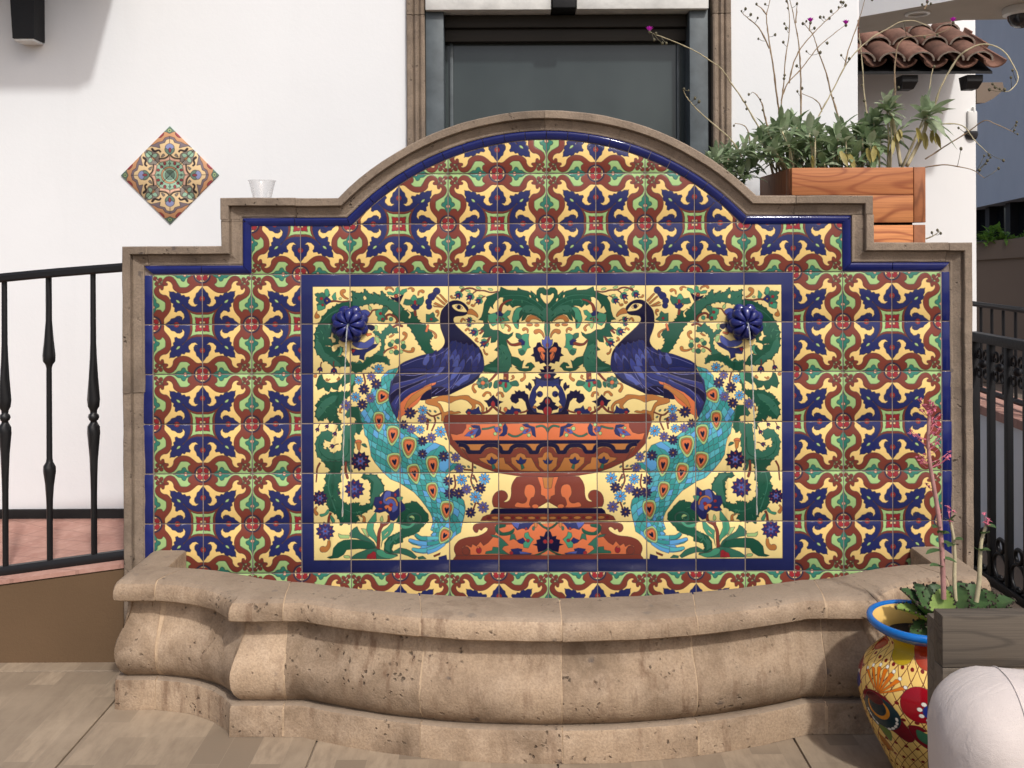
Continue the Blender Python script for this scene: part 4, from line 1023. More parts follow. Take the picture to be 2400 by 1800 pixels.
def mk_paver():
    """porcelain paver printed with end-grain blocks"""
    t = NT('block_print_paver'); oi = t.n('ObjectInfo')
    p = t.pos(7.)
    br = t.n('TexBrick', offset=.37, squash=1.); br.inputs['Scale'].default_value = 1.
    br.inputs['Brick Width'].default_value = .21; br.inputs['Row Height'].default_value = .079; br.inputs['Mortar Size'].default_value = .0006; br.inputs['Mortar Smooth'].default_value = .6
    br.inputs['Color1'].default_value = (0, 0, 0, 1); br.inputs['Color2'].default_value = (1, 1, 1, 1); br.inputs['Mortar'].default_value = (.5, .5, .5, 1); br.inputs['Bias'].default_value = 0
    sw = t.n('VectorRotate', rotation_type='Z_AXIS'); sw.inputs['Angle'].default_value = math.pi / 2; t.l(p, sw.inputs['Vector']); t.l(sw.outputs[0], br.inputs['Vector'])
    c = t.mix(t.ramp(br.outputs['Color'], [(0, 0.), (1, 1.)]), (.355, .278, .196, 1), (.205, .160, .114, 1))
    g = t.noise(t.pos(7., (7, 2.2, 1)), 6., 5, .65); c = t.mix(t.ramp(g, [(.4, 0.), (.7, .8)]), c, (.215, .164, .116, 1))
    g2 = t.noise(p, 3.2, 4, .6); c = t.mix(t.ramp(g2, [(.48, 0.), (.75, .5)]), c, (.405, .32, .228, 1))
    c = t.mix(t.math('MULTIPLY', br.outputs['Fac'], .22), c, (.42, .36, .28, 1))
    t.col(c); t.set(Roughness=.55, Specular_IOR_Level=.35); t.bump(t.math('ADD', g, t.noise(p, 120, 3, .6)), .12, .003)
    return t.m
M['paver'] = mk_paver()
_mur = paint_mural(160, 2)
M['mural'] = m_glaze('peacock_glaze', _mur, sat=.94)
M['border'] = m_glaze('border_tile_glaze', paint_border_tile(256), sat=.94)
M['medal'] = m_glaze('medallion_glaze', paint_diamond_tile(192), .4, .96, sat=.84)
M['pot'] = m_glaze('pot_glaze', paint_pot(), .1, .9, .2)

# ---------------------------------------------------------------------------
# ground and terrace
# ---------------------------------------------------------------------------
def sheet(name, pts, m, **k):
    return mk(name, pts, [tuple(range(len(pts)))], m, kind='structure', **k)
sheet('ground', [(-60, -60, -.03), (60, -60, -.03), (60, 60, -.03), (-60, 60, -.03)], M['tanwall'])
PV = .6345
floor = box('terrace_floor', -4.5, 4.5, -5.2, .30, -.029, -.008, M['mortar'], bev=0, kind='structure')
pv_bm = bmesh.new(); bmesh.ops.create_cube(pv_bm, size=1)
for v in pv_bm.verts: v.co = (v.co.x * (PV - .0055), v.co.y * (PV - .0045), v.co.z * .012)
bmesh.ops.bevel(pv_bm, geom=[e for e in pv_bm.edges], offset=.0012, segments=1, affect='EDGES')
pv_me = bpy.data.meshes.new('paver'); pv_bm.to_mesh(pv_me); pv_bm.free(); pv_me.materials.append(M['paver'])
for i in range(-7, 7):
    for j in range(8):
        o = link('paver', pv_me, floor, (.0 + (i + .5) * PV, -.04 - (j + .5) * PV, -.006 + random.uniform(-.0006, .0006)))
for i in range(-7, 7):       # cut course along the wall
    x0, x1 = i * PV + .0028, (i + 1) * PV - .0028
    box('paver', x0, x1, -.0372, .29, -.012, 0, M['paver'], floor, bev=.0012, seg=1)

# ---------------------------------------------------------------------------
# sweeps
# ---------------------------------------------------------------------------
class Path:
    """polyline with mitred offset directions (to the right of travel)"""
    def __init__(s, pts):
        s.p = [np.array(q, float) for q in pts]
        s.L = [0.]
        for a, b in zip(s.p, s.p[1:]): s.L.append(s.L[-1] + np.linalg.norm(b - a))
        s.sn = []
        for a, b in zip(s.p, s.p[1:]):
            d = (b - a) / np.linalg.norm(b - a); s.sn.append(np.array([d[1], -d[0]]))
        s.mt = [s.sn[0]]
        for n0, n1 in zip(s.sn, s.sn[1:]):
            m = n0 + n1; m = m / np.linalg.norm(m); s.mt.append(m / max(np.dot(m, n0), .3))
        s.mt.append(s.sn[-1])
    def near(s, q):
        best = None
        q = np.array(q, float)
        for i, (a, b) in enumerate(zip(s.p, s.p[1:])):
            t = np.clip(np.dot(q - a, b - a) / np.dot(b - a, b - a), 0, 1); d = np.linalg.norm(a + (b - a) * t - q)
            if best is None or d < best[0] - 1e-9: best = (d, s.L[i] + t * np.linalg.norm(b - a))
        return best[1]
    def at(s, l):
        for i, v in enumerate(s.L):
            if abs(v - l) < 1e-5: return s.p[i], s.mt[i]
        i = max(0, min(np.searchsorted(s.L, l) - 1, len(s.sn) - 1))
        t = (l - s.L[i]) / (s.L[i + 1] - s.L[i])
        return s.p[i] * (1 - t) + s.p[i + 1] * t, s.sn[i]
    def cut(s, l0, l1, step=None):
        ls = [l0] + [v for v in s.L if l0 + 1e-6 < v < l1 - 1e-6] + [l1]
        if step:
            o = []
            for a, b in zip(ls, ls[1:]):
                k = max(1, int((b - a) / step)); o += [a + (b - a) * i / k for i in range(k)]
            sharp_ = [v for v, m in zip(s.L, s.mt) if np.linalg.norm(m) > 1.06]
            ls = [l for l in o if l in (l0,) or any(abs(l - v) < 1e-6 for v in s.L) or all(abs(l - v) > .072 for v in sharp_)] + [l1]
        return [s.at(l) for l in ls], ls
def sweep(name, sec, prof, place, m, parent, caps=True, jit=0., seed=0, sharp=35, uv=None, **k):
    V, F = [], []
    n = len(prof)
    for p, nn in sec:
        for q in prof:
            V.append(place(p, nn, q))
    if jit:
        for i, v in enumerate(V):
            v = Vector(v); d = noise.noise_vector(v * 9 + Vector((seed, 0, 0))) * jit + noise.noise_vector(v * 31 + Vector((0, seed, 0))) * jit * .6
            V[i] = v + d
    for i in range(len(sec) - 1):
        for j in range(n):
            F.append((i * n + j, (i + 1) * n + j, (i + 1) * n + (j + 1) % n, i * n + (j + 1) % n))
    if caps:
        F.append(tuple(range(n))); F.append(tuple(range((len(sec) - 1) * n, len(sec) * n))[::-1])
    o = mk(name, V, F, m, parent, smooth=True, sharp=sharp, **k)
    bm = bmesh.new(); bm.from_mesh(o.data); bmesh.ops.recalc_face_normals(bm, faces=bm.faces); bm.to_mesh(o.data); bm.free()
    o.data.set_sharp_from_angle(angle=R(sharp))
    return o

# ---------------------------------------------------------------------------
# fountain wall: core, coping stones, glazed tiles, rosette spouts
# ---------------------------------------------------------------------------
PX, PZ, Z0 = .1548, .1565, 1.2294          # tile pitch and the top line of the mural
XO, XS, ZS1, ZS2, ZC, RA = 1.3255, 1.0165, 1.3200, 1.4684, .8175, .921
wall = empty('fountain_wall', (0, 0, 0), 'stepped and arched fountain wall with peacock tile mural and brown stone coping', 'fountain wall')
a0 = math.atan2(ZS2 - ZC, -math.sqrt(RA * RA - (ZS2 - ZC) ** 2))
half = [(-XO, 0), (-XO, ZS1), (-XS, ZS1), (-XS, ZS2)]
arc = [(RA * math.cos(a0 + (math.pi - 2 * a0) * k / 32.), ZC + RA * math.sin(a0 + (math.pi - 2 * a0) * k / 32.)) for k in range(33)]
outline = half + arc + [(XS, ZS2), (XS, ZS1), (XO, ZS1), (XO, 0)]
CP = Path(outline)                            # travels left to right over the top: the inside lies to the right
def inset(d):
    return [tuple(p + mt * d) for p, mt in zip(CP.p, CP.mt)]
ins = inset(.045)
n = len(ins)
mk('core', [(x, -.0058, z) for x, z in ins] + [(x, .165, z) for x, z in ins], [tuple(range(n))[::-1], tuple(range(n, 2 * n))] + [(i, (i + 1) % n, n + (i + 1) % n, n + i) for i in range(n)], M['grout'], wall)
cprof = [(0., .18), (0., -.030), (.003, -.0335), (.0232, -.0335), (.0252, -.031), (.0256, -.0165), (.030, -.0185), (.036, -.0155), (.044, -.0110), (.051, -.0088), (.056, -.0098), (.0595, -.0085), (.0612, -.004), (.0612, .18)]
cuts = [CP.L[0]] + [CP.near(q) for q in ((-XO, .86), (-1.25, ZS1), (-XS, 1.40), (-.784, ZS2))] + [CP.near((x, ZC + math.sqrt(RA * RA - x * x))) for x in (-.27, -.006, .24)] + [CP.near(q) for q in ((.775, ZS2), (XS, 1.41), (1.25, ZS1), (XO, .865))] + [CP.L[-1]]
for i, (l0, l1) in enumerate(zip(cuts, cuts[1:])):
    sec, _ = CP.cut(l0 + .0012, l1 - .0012, .03)
    dy, dn = random.uniform(-.003, .003), random.uniform(-.0015, .0015)
    sweep('coping_stone', sec, cprof, lambda p, nn, q, dy=dy, dn=dn: (p[0] + nn[0] * (q[0] + dn), q[1] + (dy if q[1] < .1 else 0), p[1] + nn[1] * (q[0] + dn)), M['coping'], wall, jit=.0016, seed=i * 3.1, sharp=28)
for l in cuts[1:-1]:
    sec, _ = CP.cut(l - .003, l + .003)
    sweep('coping_mortar', sec, [(q[0] + (.0008 if q[0] < .03 else -.0006 if q[0] > .06 else 0), q[1] + .0012) for q in cprof], lambda p, nn, q: (p[0] + nn[0] * q[0], q[1], p[1] + nn[1] * q[0]), M['mortar'], wall)
# quarter-round blue liners under the stepped and arched coping
lprof = [(.0622, .0), (.0622, -.0100), (.0645, -.0138), (.0690, -.0152), (.0750, -.0146), (.0815, -.0122), (.0872, -.0088), (.0886, .0)]
lc = [CP.near((-XO, ZS1)), CP.near((-7 * PX, ZS1)), CP.near((-XS, ZS1)), CP.near((-XS, 1.395)), CP.near((-XS, ZS2)), CP.near((-.79, ZS2))]
AX = math.sqrt(RA * RA - (ZS2 - ZC) ** 2)
aL, aR = CP.near((-AX, ZS2)), CP.near((AX, ZS2))
lc += [aL + (aR - aL) * k / 20. for k in range(21)]
lc += [CP.near((.79, ZS2)), CP.near((XS, ZS2)), CP.near((XS, 1.395)), CP.near((XS, ZS1)), CP.near((7 * PX, ZS1)), CP.near((XO, ZS1))]
snap = lambda l: min(CP.L, key=lambda v: abs(v - l)) if min(abs(v - l) for v in CP.L) < .004 else l
lc = sorted(set(snap(l) for l in lc))
def liner_place(dy):
    def f(p, nn, q):
        x, z = p[0] + nn[0] * q[0], p[1] + nn[1] * q[0]
        return (max(-8 * PX - .0335, min(8 * PX + .0335, x)), q[1] + dy, z)
    return f
for l0, l1 in zip(lc, lc[1:]):
    def end(l, s):
        p, mt = CP.at(l)
        i = max(0, min(np.searchsorted(CP.L, l + s * 1e-4) - 1, len(CP.sn) - 1)); d = CP.p[i + 1] - CP.p[i]; d = d / np.linalg.norm(d)
        return (p + d * s * .0011, mt)
    mid, _ = CP.cut(l0, l1)
    sec = [end(l0, 1)] + mid[1:-1] + [end(l1, -1)]
    sweep('liner_tile', sec, lprof, liner_place(random.uniform(-.0006, .0006)), M['blue'], wall, sharp=50)

TG = .0034                                    # grout joint
def tile_mesh(name, poly, uvf, m, thick=.0078, bev=.0016):
    """convex tile in (x, z), face towards -y, pillowed edge, built round the origin"""
    P = [np.array(p, float) for p in poly]
    c = sum(P) / len(P)
    k = len(P)
    inn = []
    for i in range(k):
        a, b, d = P[i - 1], P[i], P[(i + 1) % k]
        e0 = (b - a) / (np.linalg.norm(b - a) + 1e-9); e1 = (d - b) / (np.linalg.norm(d - b) + 1e-9)
        n0 = np.array([-e0[1], e0[0]]); n1 = np.array([-e1[1], e1[0]])
        if np.dot(n0, c - b) < 0: n0 = -n0
        if np.dot(n1, c - b) < 0: n1 = -n1
        mm = n0 + n1; mm = mm / (np.linalg.norm(mm) + 1e-9)
        inn.append(b + mm * bev / max(np.dot(mm, n0), .4))
    V = [(p[0], 0, p[1]) for p in P] + [(p[0], -thick + .0011, p[1]) for p in P] + [(p[0], -thick, p[1]) for p in inn]
    F = [tuple(range(2 * k, 3 * k))]
    for i in range(k):
        j = (i + 1) % k
        F += [(i, j, k + j, k + i), (k + i, k + j, 2 * k + j, 2 * k + i)]
    me = bpy.data.meshes.new(name); me.from_pydata(V, [], F); me.materials.append(m)
    L = me.uv_layers.new(name='UVMap')
    uv = [uvf(v[0], v[2]) for v in V]
    L.data.foreach_set('uv', [q for p in me.polygons for vi in p.vertices for q in uv[vi]])
    bm = bmesh.new(); bm.from_mesh(me); bmesh.ops.recalc_face_normals(bm, faces=bm.faces); bm.to_mesh(me); bm.free()
    me.polygons.foreach_set('use_smooth', [True] * len(me.polygons)); me.set_sharp_from_angle(angle=R(60))
    return me
def put_tile(name, me, x, z, parent, y=0.):
    o = link(name, me, parent, (x, y + random.uniform(-.0005, .0004), z))
    o.rotation_euler = (random.gauss(0, .005), 0, random.gauss(0, .005))
    return o
hx, hz = (PX - TG) / 2, (PZ - TG) / 2
rect = [(-hx, -hz), (hx, -hz), (hx, hz), (-hx, hz)]
# mural: five columns painted, the other half mirrored
for i in range(-5, 5):
    for j in range(6):
        ii = i if i < 0 else -1 - i
        def uvf(x, z, ii=ii, j=j, mir=i >= 0):
            s = (x / PX + .5); s = 1 - s if mir else s
            return ((ii + 5 + s) / 5., 1 - (j + .5 - z / PZ) / 6.)
        put_tile('mural_tile', tile_mesh('mural_tile', rect, uvf, M['mural']), (i + .5) * PX, Z0 - (j + .5) * PZ, wall)
# border tiles: one design turned four ways
def border_uv(i, j):
    fx, fz = (i % 2 != 0), (j % 2 != 0)       # the flower stands on odd grid lines
    def f(x, z):
        s, t = x / PX + .5, .5 - z / PZ
        return (s if fx else 1 - s, 1 - (t if fz else 1 - t))
    return f
turn = {(a, b): tile_mesh('border_tile', rect, border_uv(a, b), M['border']) for a in (0, 1) for b in (0, 1)}
RT = RA - .0905
def clip_arch(i, j):
    """tile cut to the arch, in local coordinates"""
    cx, cz = (i + .5) * PX, Z0 - (j + .5) * PZ
    P = [np.array([x + cx, z + cz]) for x, z in rect]
    for k in range(48):
        th = math.pi * (k + .5) / 48; nrm = np.array([math.cos(th), math.sin(th)])
        d = [np.dot(p - np.array([0, ZC]), nrm) - RT * math.cos(math.pi / 96) for p in P]
        Q = []
        for a in range(len(P)):
            b = (a + 1) % len(P)
            if d[a] <= 0: Q.append(P[a])
            if (d[a] <= 0) != (d[b] <= 0): Q.append(P[a] + (P[b] - P[a]) * d[a] / (d[a] - d[b]))
        P = Q
        if len(P) < 3: return None
    Q = []
    for p in P:
        if not Q or np.linalg.norm(p - Q[-1]) > .002: Q.append(p)
    if len(Q) > 2 and np.linalg.norm(Q[0] - Q[-1]) < .002: Q.pop()
    if len(Q) < 3: return None
    a = .5 * sum(Q[k][0] * Q[(k + 1) % len(Q)][1] - Q[(k + 1) % len(Q)][0] * Q[k][1] for k in range(len(Q)))
    if abs(a) < .00012: return None
    return [(p[0] - cx, p[1] - cz) for p in Q]
for j in range(-4, 7):
    for i in range(-8, 8):
        if 0 <= j <= 5 and -5 <= i <= 4: continue
        if j == -1 and not -6 <= i <= 5: continue
        if j < -1:
            if not -5 <= i <= 4: continue
            P = clip_arch(i, j)
            if P is None: continue
            me = turn[(i % 2, j % 2)] if len(P) == 4 and max(abs(p[0]) for p in P) > hx - 1e-5 and max(abs(p[1]) for p in P) > hz - 1e-5 and abs(sum(p[0] for p in P)) < 1e-6 and abs(sum(p[1] for p in P)) < 1e-6 else tile_mesh('border_tile', P, border_uv(i, j), M['border'])
        else:
            me = turn[(i % 2, j % 2)]
        put_tile('border_tile', me, (i + .5) * PX, Z0 - (j + .5) * PZ, wall)
# plain blue strips down both edges
st_me = tile_mesh('edge_tile', [(-.0145, -hz), (.0145, -hz), (.0145, hz), (-.0145, hz)], lambda x, z: (x, z), M['blue'])
for s in (-1, 1):
    for j in range(7):
        put_tile('edge_tile', st_me, s * (8 * PX + .0172), Z0 - (j + .5) * PZ, wall)

# rosette spouts: two tiers of eight lobes
def rosette(cx, cz):
    def tier(r, y0, h, lob, phase, deep):
        V, F = [], []
        NR, NA = 14, 96
        for a in range(NR + 1):
            q = a / NR
            for k in range(NA):
                th = 2 * math.pi * k / NA
                c = abs(math.cos(4 * (th + phase)))
                rr = r * (1 - lob + lob * c ** .55)
                rad = rr * math.sin(q * math.pi / 2)
                groove = (1 - c) ** 3 * deep * math.sin(q * math.pi) ** .7
                dimple = .35 * h * math.exp(-(q / .16) ** 2)
                y = y0 - (h * math.cos(q * math.pi / 2) ** .62 - groove - dimple)
                V.append((cx + rad * math.cos(th), y, cz + rad * math.sin(th)))
        for a in range(NR):
            for k in range(NA):
                F.append((a * NA + k, a * NA + (k + 1) % NA, (a + 1) * NA + (k + 1) % NA, (a + 1) * NA + k))
        o = len(V)
        for k in range(NA):
            x, y, z = V[NR * NA + k]; V.append((x, .0, z))
        for k in range(NA):
            F.append((NR * NA + k, NR * NA + (k + 1) % NA, o + (k + 1) % NA, o + k))
        return V, F
    V, F = merge([tier(.0610, -.009, .026, .22, math.pi / 8, .011)])
    sp = mk('rosette_spout', V, F, M['rose'], wall, smooth=True, sharp=70)
    V, F = tier(.0525, -.020, .036, .18, 0, .014)
    mk('front_petals', V, F, M['rose'], sp, smooth=True, sharp=70)
    V, F = tube_vf([(cx, -.036, cz), (cx, -.050, cz - .001)], [.005, .0042], 10)
    mk('nozzle', V, F, M['steel'], sp, smooth=True, sharp=50)
    return sp
RX, RZ = .619, wz(757.)
for s in (-1, 1): rosette(s * RX, RZ)
# the two falling jets
for s, lab in ((-1, 'thin stream of water falling from the rosette on the side of the railing'), (1, 'thin stream of water falling from the rosette on the side of the clay pot')):
    e = empty('water_jet', (s * RX, -.08, .17), lab, 'water jet', 'jets of the fountain')
    P, rr = [], []
    rnd = random.Random(4 + s)
    for k in range(90):
        t = k / 89. * .445; x = s * RX + .0015 * math.sin(k * .5) * t; y = -.050 - .28 * t; z = RZ - .001 - 4.35 * t * t
        if z < .5: break
        P.append((x + rnd.uniform(-.0006, .0006), y, z)); rr.append(.0019 + .0007 * math.sin(k * 1.7) * min(1, t * 5) + rnd.uniform(-.0003, .0004))
    tube('stream', P, rr, M['jet'], e, 8)
    parts = []
    for k in range(16):
        t = .43 + k * .0065 + rnd.uniform(-.003, .003); z = RZ - 4.35 * t * t
        if z < .2: break
        c = Vector((s * RX + rnd.uniform(-.006, .006), -.050 - .28 * t, z)); q = rnd.uniform(.0018, .0034)
        bm = bmesh.new(); bmesh.ops.create_icosphere(bm, subdivisions=2, radius=q)
        parts.append(([Vector((v.co.x, v.co.y, v.co.z * 1.7)) + c for v in bm.verts], [tuple(v.index for v in f.verts) for f in bm.faces])); bm.free()
    V, F = merge(parts); mk('droplets', V, F, M['jet'], e, smooth=True, kind='stuff')

# ---------------------------------------------------------------------------
# basin of carved stone
# ---------------------------------------------------------------------------
basin = empty('fountain_basin', (0, -.28, 0), 'tan carved stone basin with bowed front and rounded rim below the mural', 'fountain basin')
def bulge(t):                                  # pilaster to axis
    x = -.678 * (1 - t); u = x / .678
    return (x, -.568 + .134 * abs(u) ** 2.15)
OL = [(-1.253, -.012), (-1.253, -.14), (-1.253, -.262), (-1.247, -.277), (-1.232, -.283), (-1.125, -.283)]
IL = [(-1.136, -.012), (-1.136, -.07), (-1.136, -.13), (-1.134, -.155), (-1.120, -.161), (-1.075, -.168)]
cav = [tuple(p) for p in catmull([(-1.128, -.283), (-1.031, -.305), (-.949, -.347), (-.898, -.393), (-.874, -.424)], False, 4)][1:-1]
for k, p in enumerate(cav):                    # cavetto
    u = (k + 1) / len(cav); OL.append(p); IL.append((-1.075 + .225 * u, -.168 - .080 * u ** 1.4))
OL += [(-.871, -.434), (-.800, -.434), (-.678, -.434)]; IL += [(-.842, -.255), (-.792, -.276), (-.708, -.288)]
for k in range(1, 21):
    t = k / 20.; OL.append(bulge(t)); x = -.708 * (1 - t); IL.append((x, -.416 + .128 * abs(x / .708) ** 2.))
OB = OL + [(-x, y) for x, y in OL[::-1][1:]]; IB = IL + [(-x, y) for x, y in IL[::-1][1:]]
BP = Path([(x, y) for x, y in OB])             # travels left to right along the front: the inside lies to the left
def bcut(l0, l1):
    sec, ls = BP.cut(l0, l1, .025); out = []
    for (p, nn), l in zip(sec, ls):
        i = max(0, min(np.searchsorted(BP.L, l) - 1, len(BP.L) - 2)); t = (l - BP.L[i]) / (BP.L[i + 1] - BP.L[i])
        q = np.array(IB[i]) * (1 - t) + np.array(IB[i + 1]) * t
        out.append((p, (nn, q)))
    return out
def bplace(p, a, q):
    nn, inn = a
    if q[0] == 'n':
        return (p[0] + nn[0] * q[1], p[1] + nn[1] * q[1], q[2])
    o = p + nn * -.012
    v = o * (1 - q[1]) + inn * q[1]
    return (v[0], v[1], q[2])
# in the profile n > 0 is outwards
base_p = [('n', -.050, .0), ('n', .0, .0), ('n', .0, .076), ('n', -.003, .083), ('n', -.010, .0855), ('n', -.022, .0850), ('n', -.050, .0790)]
bowl_p = [('n', -.10, .0800)] + [('n', o, z) for o, z in ((-.036, .0800), (-.031, .0875), (-.021, .096), (-.0105, .110), (-.0035, .128), (-.0005, .146), (.0005, .160), (-.001, .174), (-.006, .190), (-.014, .207), (-.023, .224), (-.032, .242), (-.039, .260), (-.0435, .278), (-.045, .294), (-.045, .3085))] + [('n', -.10, .3085)]
rim_p = [('i', .95, .06), ('i', .55, .308), ('n', -.030, .308), ('n', -.005, .3070), ('n', .001, .3115), ('n', .003, .322), ('n', .0025, .334), ('n', -.0005, .346), ('n', -.007, .356), ('n', -.018, .363), ('i', .25, .3665), ('i', .9, .3665), ('i', .97, .3645), ('i', 1., .359), ('i', 1., .06)]
def bl(x):
    sgn = -1 if x < 0 else 1
    return min(((abs(p[0] - x) + (10 if p[1] > -.2 and abs(x) < 1.2 else 0), l) for l in np.linspace(0, BP.L[-1], 4001) for p in [BP.at(l)[0]]))[1]
bc = [0.] + [bl(x) for x in (-1.128,)] + [BP.near((-.871, -.434))] + [bl(x) for x in (-.727, -.351, .013, .364, .727)] + [BP.near((.871, -.434))] + [bl(x) for x in (1.128,)] + [BP.L[-1]]
for nm, prof in (('base_stone', base_p), ('bowl_stone', bowl_p), ('rim_stone', rim_p)):
    for i, (l0, l1) in enumerate(zip(bc, bc[1:])):
        g0, g1 = [0. if any(abs(l - v) < 1e-4 for v in BP.L) else .0016 for l in (l0, l1)]
        d = random.uniform(-.0015, .0015)
        pr = [(q[0], q[1] + (d if q[0] == 'n' and q[1] > -.08 else 0), q[2]) for q in prof]
        sweep(nm, bcut(l0 + g0, l1 - g1), pr, bplace, M['basin'], basin, jit=.0013, seed=i * 1.7 + len(prof), sharp=38)
MR = .0006                                     # flush pointing, a hair behind the stone
MP = [('n', -.08, .002), ('n', -MR, .002), ('n', -MR, .0755), ('n', -.011, .0843)] + [('n', q[1] - MR, q[2]) for q in bowl_p[1:-1]] + [('n', -.03, .3095), ('n', -.006, .3085), ('n', .0, .3125), ('n', .002, .322), ('n', .0015, .334), ('n', -.0015, .3455), ('n', -.008, .355), ('n', -.0185, .362), ('i', .25, .3655), ('i', .85, .3655), ('i', .9, .1)]
for l in bc[1:-1]:
    if all(abs(l - v) > 1e-4 for v in BP.L): sweep('joint_mortar', bcut(l - .0042, l + .0042), MP, bplace, M['pointing'], basin)
cp_ = [p + mt * -.013 for p, mt in zip(BP.p, BP.mt)]
mk('base_core', [(p[0], p[1], .0832) for p in cp_], [tuple(range(len(cp_)))], M['basin'], basin)
n = len(IB)
mk('water', [(x, y, .168) for x, y in IB], [tuple(range(n))[::-1]], M['water'], basin)
mk('basin_floor', [(x, y, .062) for x, y in IB], [tuple(range(n))[::-1]], M['basin'], basin)

# ---------------------------------------------------------------------------
# house wall with its window, medallion and eaves
# ---------------------------------------------------------------------------
YW = .85
house = empty('house_wall', (0, YW, .2), 'white stucco house wall behind the fountain', 'wall')
wl, wr = at(956, 0, YW).x, at(1714, 0, YW).x                   # outer edges of the stone surround
hr = at(2012, 0, YW).x; zt = 3.4; zb = .0; wzb = .75
mk('stucco', *merge([([(x0, YW, z0), (x1, YW, z0), (x1, YW, z1), (x0, YW, z1), (x0, YW + .3, z0), (x1, YW + .3, z0), (x1, YW + .3, z1), (x0, YW + .3, z1)],
                      [(0, 1, 2, 3), (5, 4, 7, 6), (1, 5, 6, 2), (4, 0, 3, 7), (3, 2, 6, 7), (0, 4, 5, 1)]) for x0, x1, z0, z1 in ((-5.5, wl + .03, zb, zt), (wl + .03, wr - .03, zb, wzb), (wl + .03, wr - .03, 2.62, zt), (wr - .03, hr, zb, zt))]), M['white'], house)
zsk = at(100, 1188, YW).z; zfl = at(100, 1209, YW).z
box('black_skirting', -5.5, hr, YW - .012, YW + .02, .1, zsk, M['blackpaint'], house, bev=.003)
# window
win = empty('window', ((wl + wr) / 2, YW, wzb), 'large dark window with moulded brown stone surround', 'window')
for s, x0 in ((1, wl), (-1, wr)):
    for k, (za, zb2) in enumerate(((wzb, 1.46), (1.463, at(0, 36, YW).z - .0015), (at(0, 36, YW).z + .0015, 2.62))):
        w_ = .074
        pr = [(0, .03), (0, -.016), (.004, -.021), (.020, -.021), (.025, -.016), (.027, -.010), (.030, -.014), (.036, -.020), (.042, -.020), (.047, -.013), (.050, -.008), (.054, -.014), (.060, -.019), (.068, -.019), (.074, -.014), (.074, .16)]
        V = []
        for z in np.linspace(za, zb2, 12):
            for a, b in pr: V.append((x0 + s * (a + .0012 * noise.noise(Vector((z * 9, a * 40, x0)))), YW + b + .0012 * noise.noise(Vector((z * 11, a * 60, 3 + x0))), z))
        m_ = len(pr)
        F = [(i * m_ + j, i * m_ + j + 1, (i + 1) * m_ + j + 1, (i + 1) * m_ + j) for i in range(11) for j in range(m_ - 1)] + [tuple(range(m_)), tuple(range(11 * m_, 12 * m_))]
        mk('surround_stone', V, F, M['coping'], win, smooth=True, sharp=30)
xi0, xi1 = wl + .074, wr - .074
fl0, fl1 = at(1042, 0, YW).x, at(1618, 0, YW).x
ztop = at(0, 27, YW).z
box('jamb', xi0 + .002, fl0, YW - .004, YW + .13, wzb, ztop + .02, M['steel'], win, bev=.002)
box('jamb', fl1, xi1 - .018, YW - .004, YW + .13, wzb, ztop + .02, M['steel'], win, bev=.002)
box('jamb_shadow_gap', xi1 - .017, xi1, YW + .03, YW + .15, wzb, ztop + .02, M['blackpaint'], win, bev=0)
box('lintel_board', xi0 + .004, at(1294, 0, YW).x, YW - .03, YW + .1, ztop, ztop + .10, M['lintel'], win, bev=.003)
box('lintel_board', at(1353, 0, YW).x, xi1 - .020, YW - .03, YW + .1, ztop + .001, ztop + .10, M['lintel'], win, bev=.003)
box('lintel_corbel', at(1297, 0, YW).x, at(1350, 0, YW).x, YW - .05, YW + .1, ztop + .002, ztop + .11, M['timber'], win, bev=.004)
box('header', xi0, xi1, YW - .04, YW + .12, ztop + .112, 2.62, M['timber'], win, bev=.004)
box('inner_header', fl0 + .001, fl1 - .001, YW + .05, YW + .135, at(0, 64, YW + .05).z, ztop - .003, M['soffit'], win, bev=.002)
box('inner_header', fl0 + .001, fl1 - .001, YW + .07, YW + .134, at(0, 97, YW + .07).z, at(0, 64, YW + .05).z - .003, M['soffit'], win, bev=.002)
zg = at(0, 97, YW + .07).z
pane = box('pane', fl0, fl1, YW + .112, YW + .122, wzb, zg + .05, M['glass'], win, bev=0)
box('mullion', at(1588, 0, YW + .1).x, at(1594, 0, YW + .1).x, YW + .098, YW + .111, wzb, zg, M['steel'], win, bev=.001)
box('mullion', at(1056, 0, YW + .1).x, at(1064, 0, YW + .1).x, YW + .098, YW + .111, wzb, zg, M['steel'], win, bev=.001)
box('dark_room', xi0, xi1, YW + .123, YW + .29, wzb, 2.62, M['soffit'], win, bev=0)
# four-tile medallion set on its point
mc = at(400, 407, YW)
med = empty('tile_medallion', (mc.x, YW, mc.z), 'diamond of four patterned tiles set into the white wall', 'tile medallion')
sd = .142
for a in range(4):
    me = tile_mesh('medallion_tile', [(-sd / 2 * .985, -sd / 2 * .985), (sd / 2 * .985, -sd / 2 * .985), (sd / 2 * .985, sd / 2 * .985), (-sd / 2 * .985, sd / 2 * .985)], lambda x, z: (x / sd + .5, .5 - z / sd), M['medal'], .006, .001)
    th = math.pi / 4 + a * math.pi / 2
    # local +x, +z point away from the medallion's heart
    o = link('medallion_tile', me, med, (math.cos(th) * sd / math.sqrt(2), 0, math.sin(th) * sd / math.sqrt(2)))
    o.rotation_euler = (0, -(th - math.pi / 4), 0)
med.rotation_euler = (0, math.pi / 4, 0)

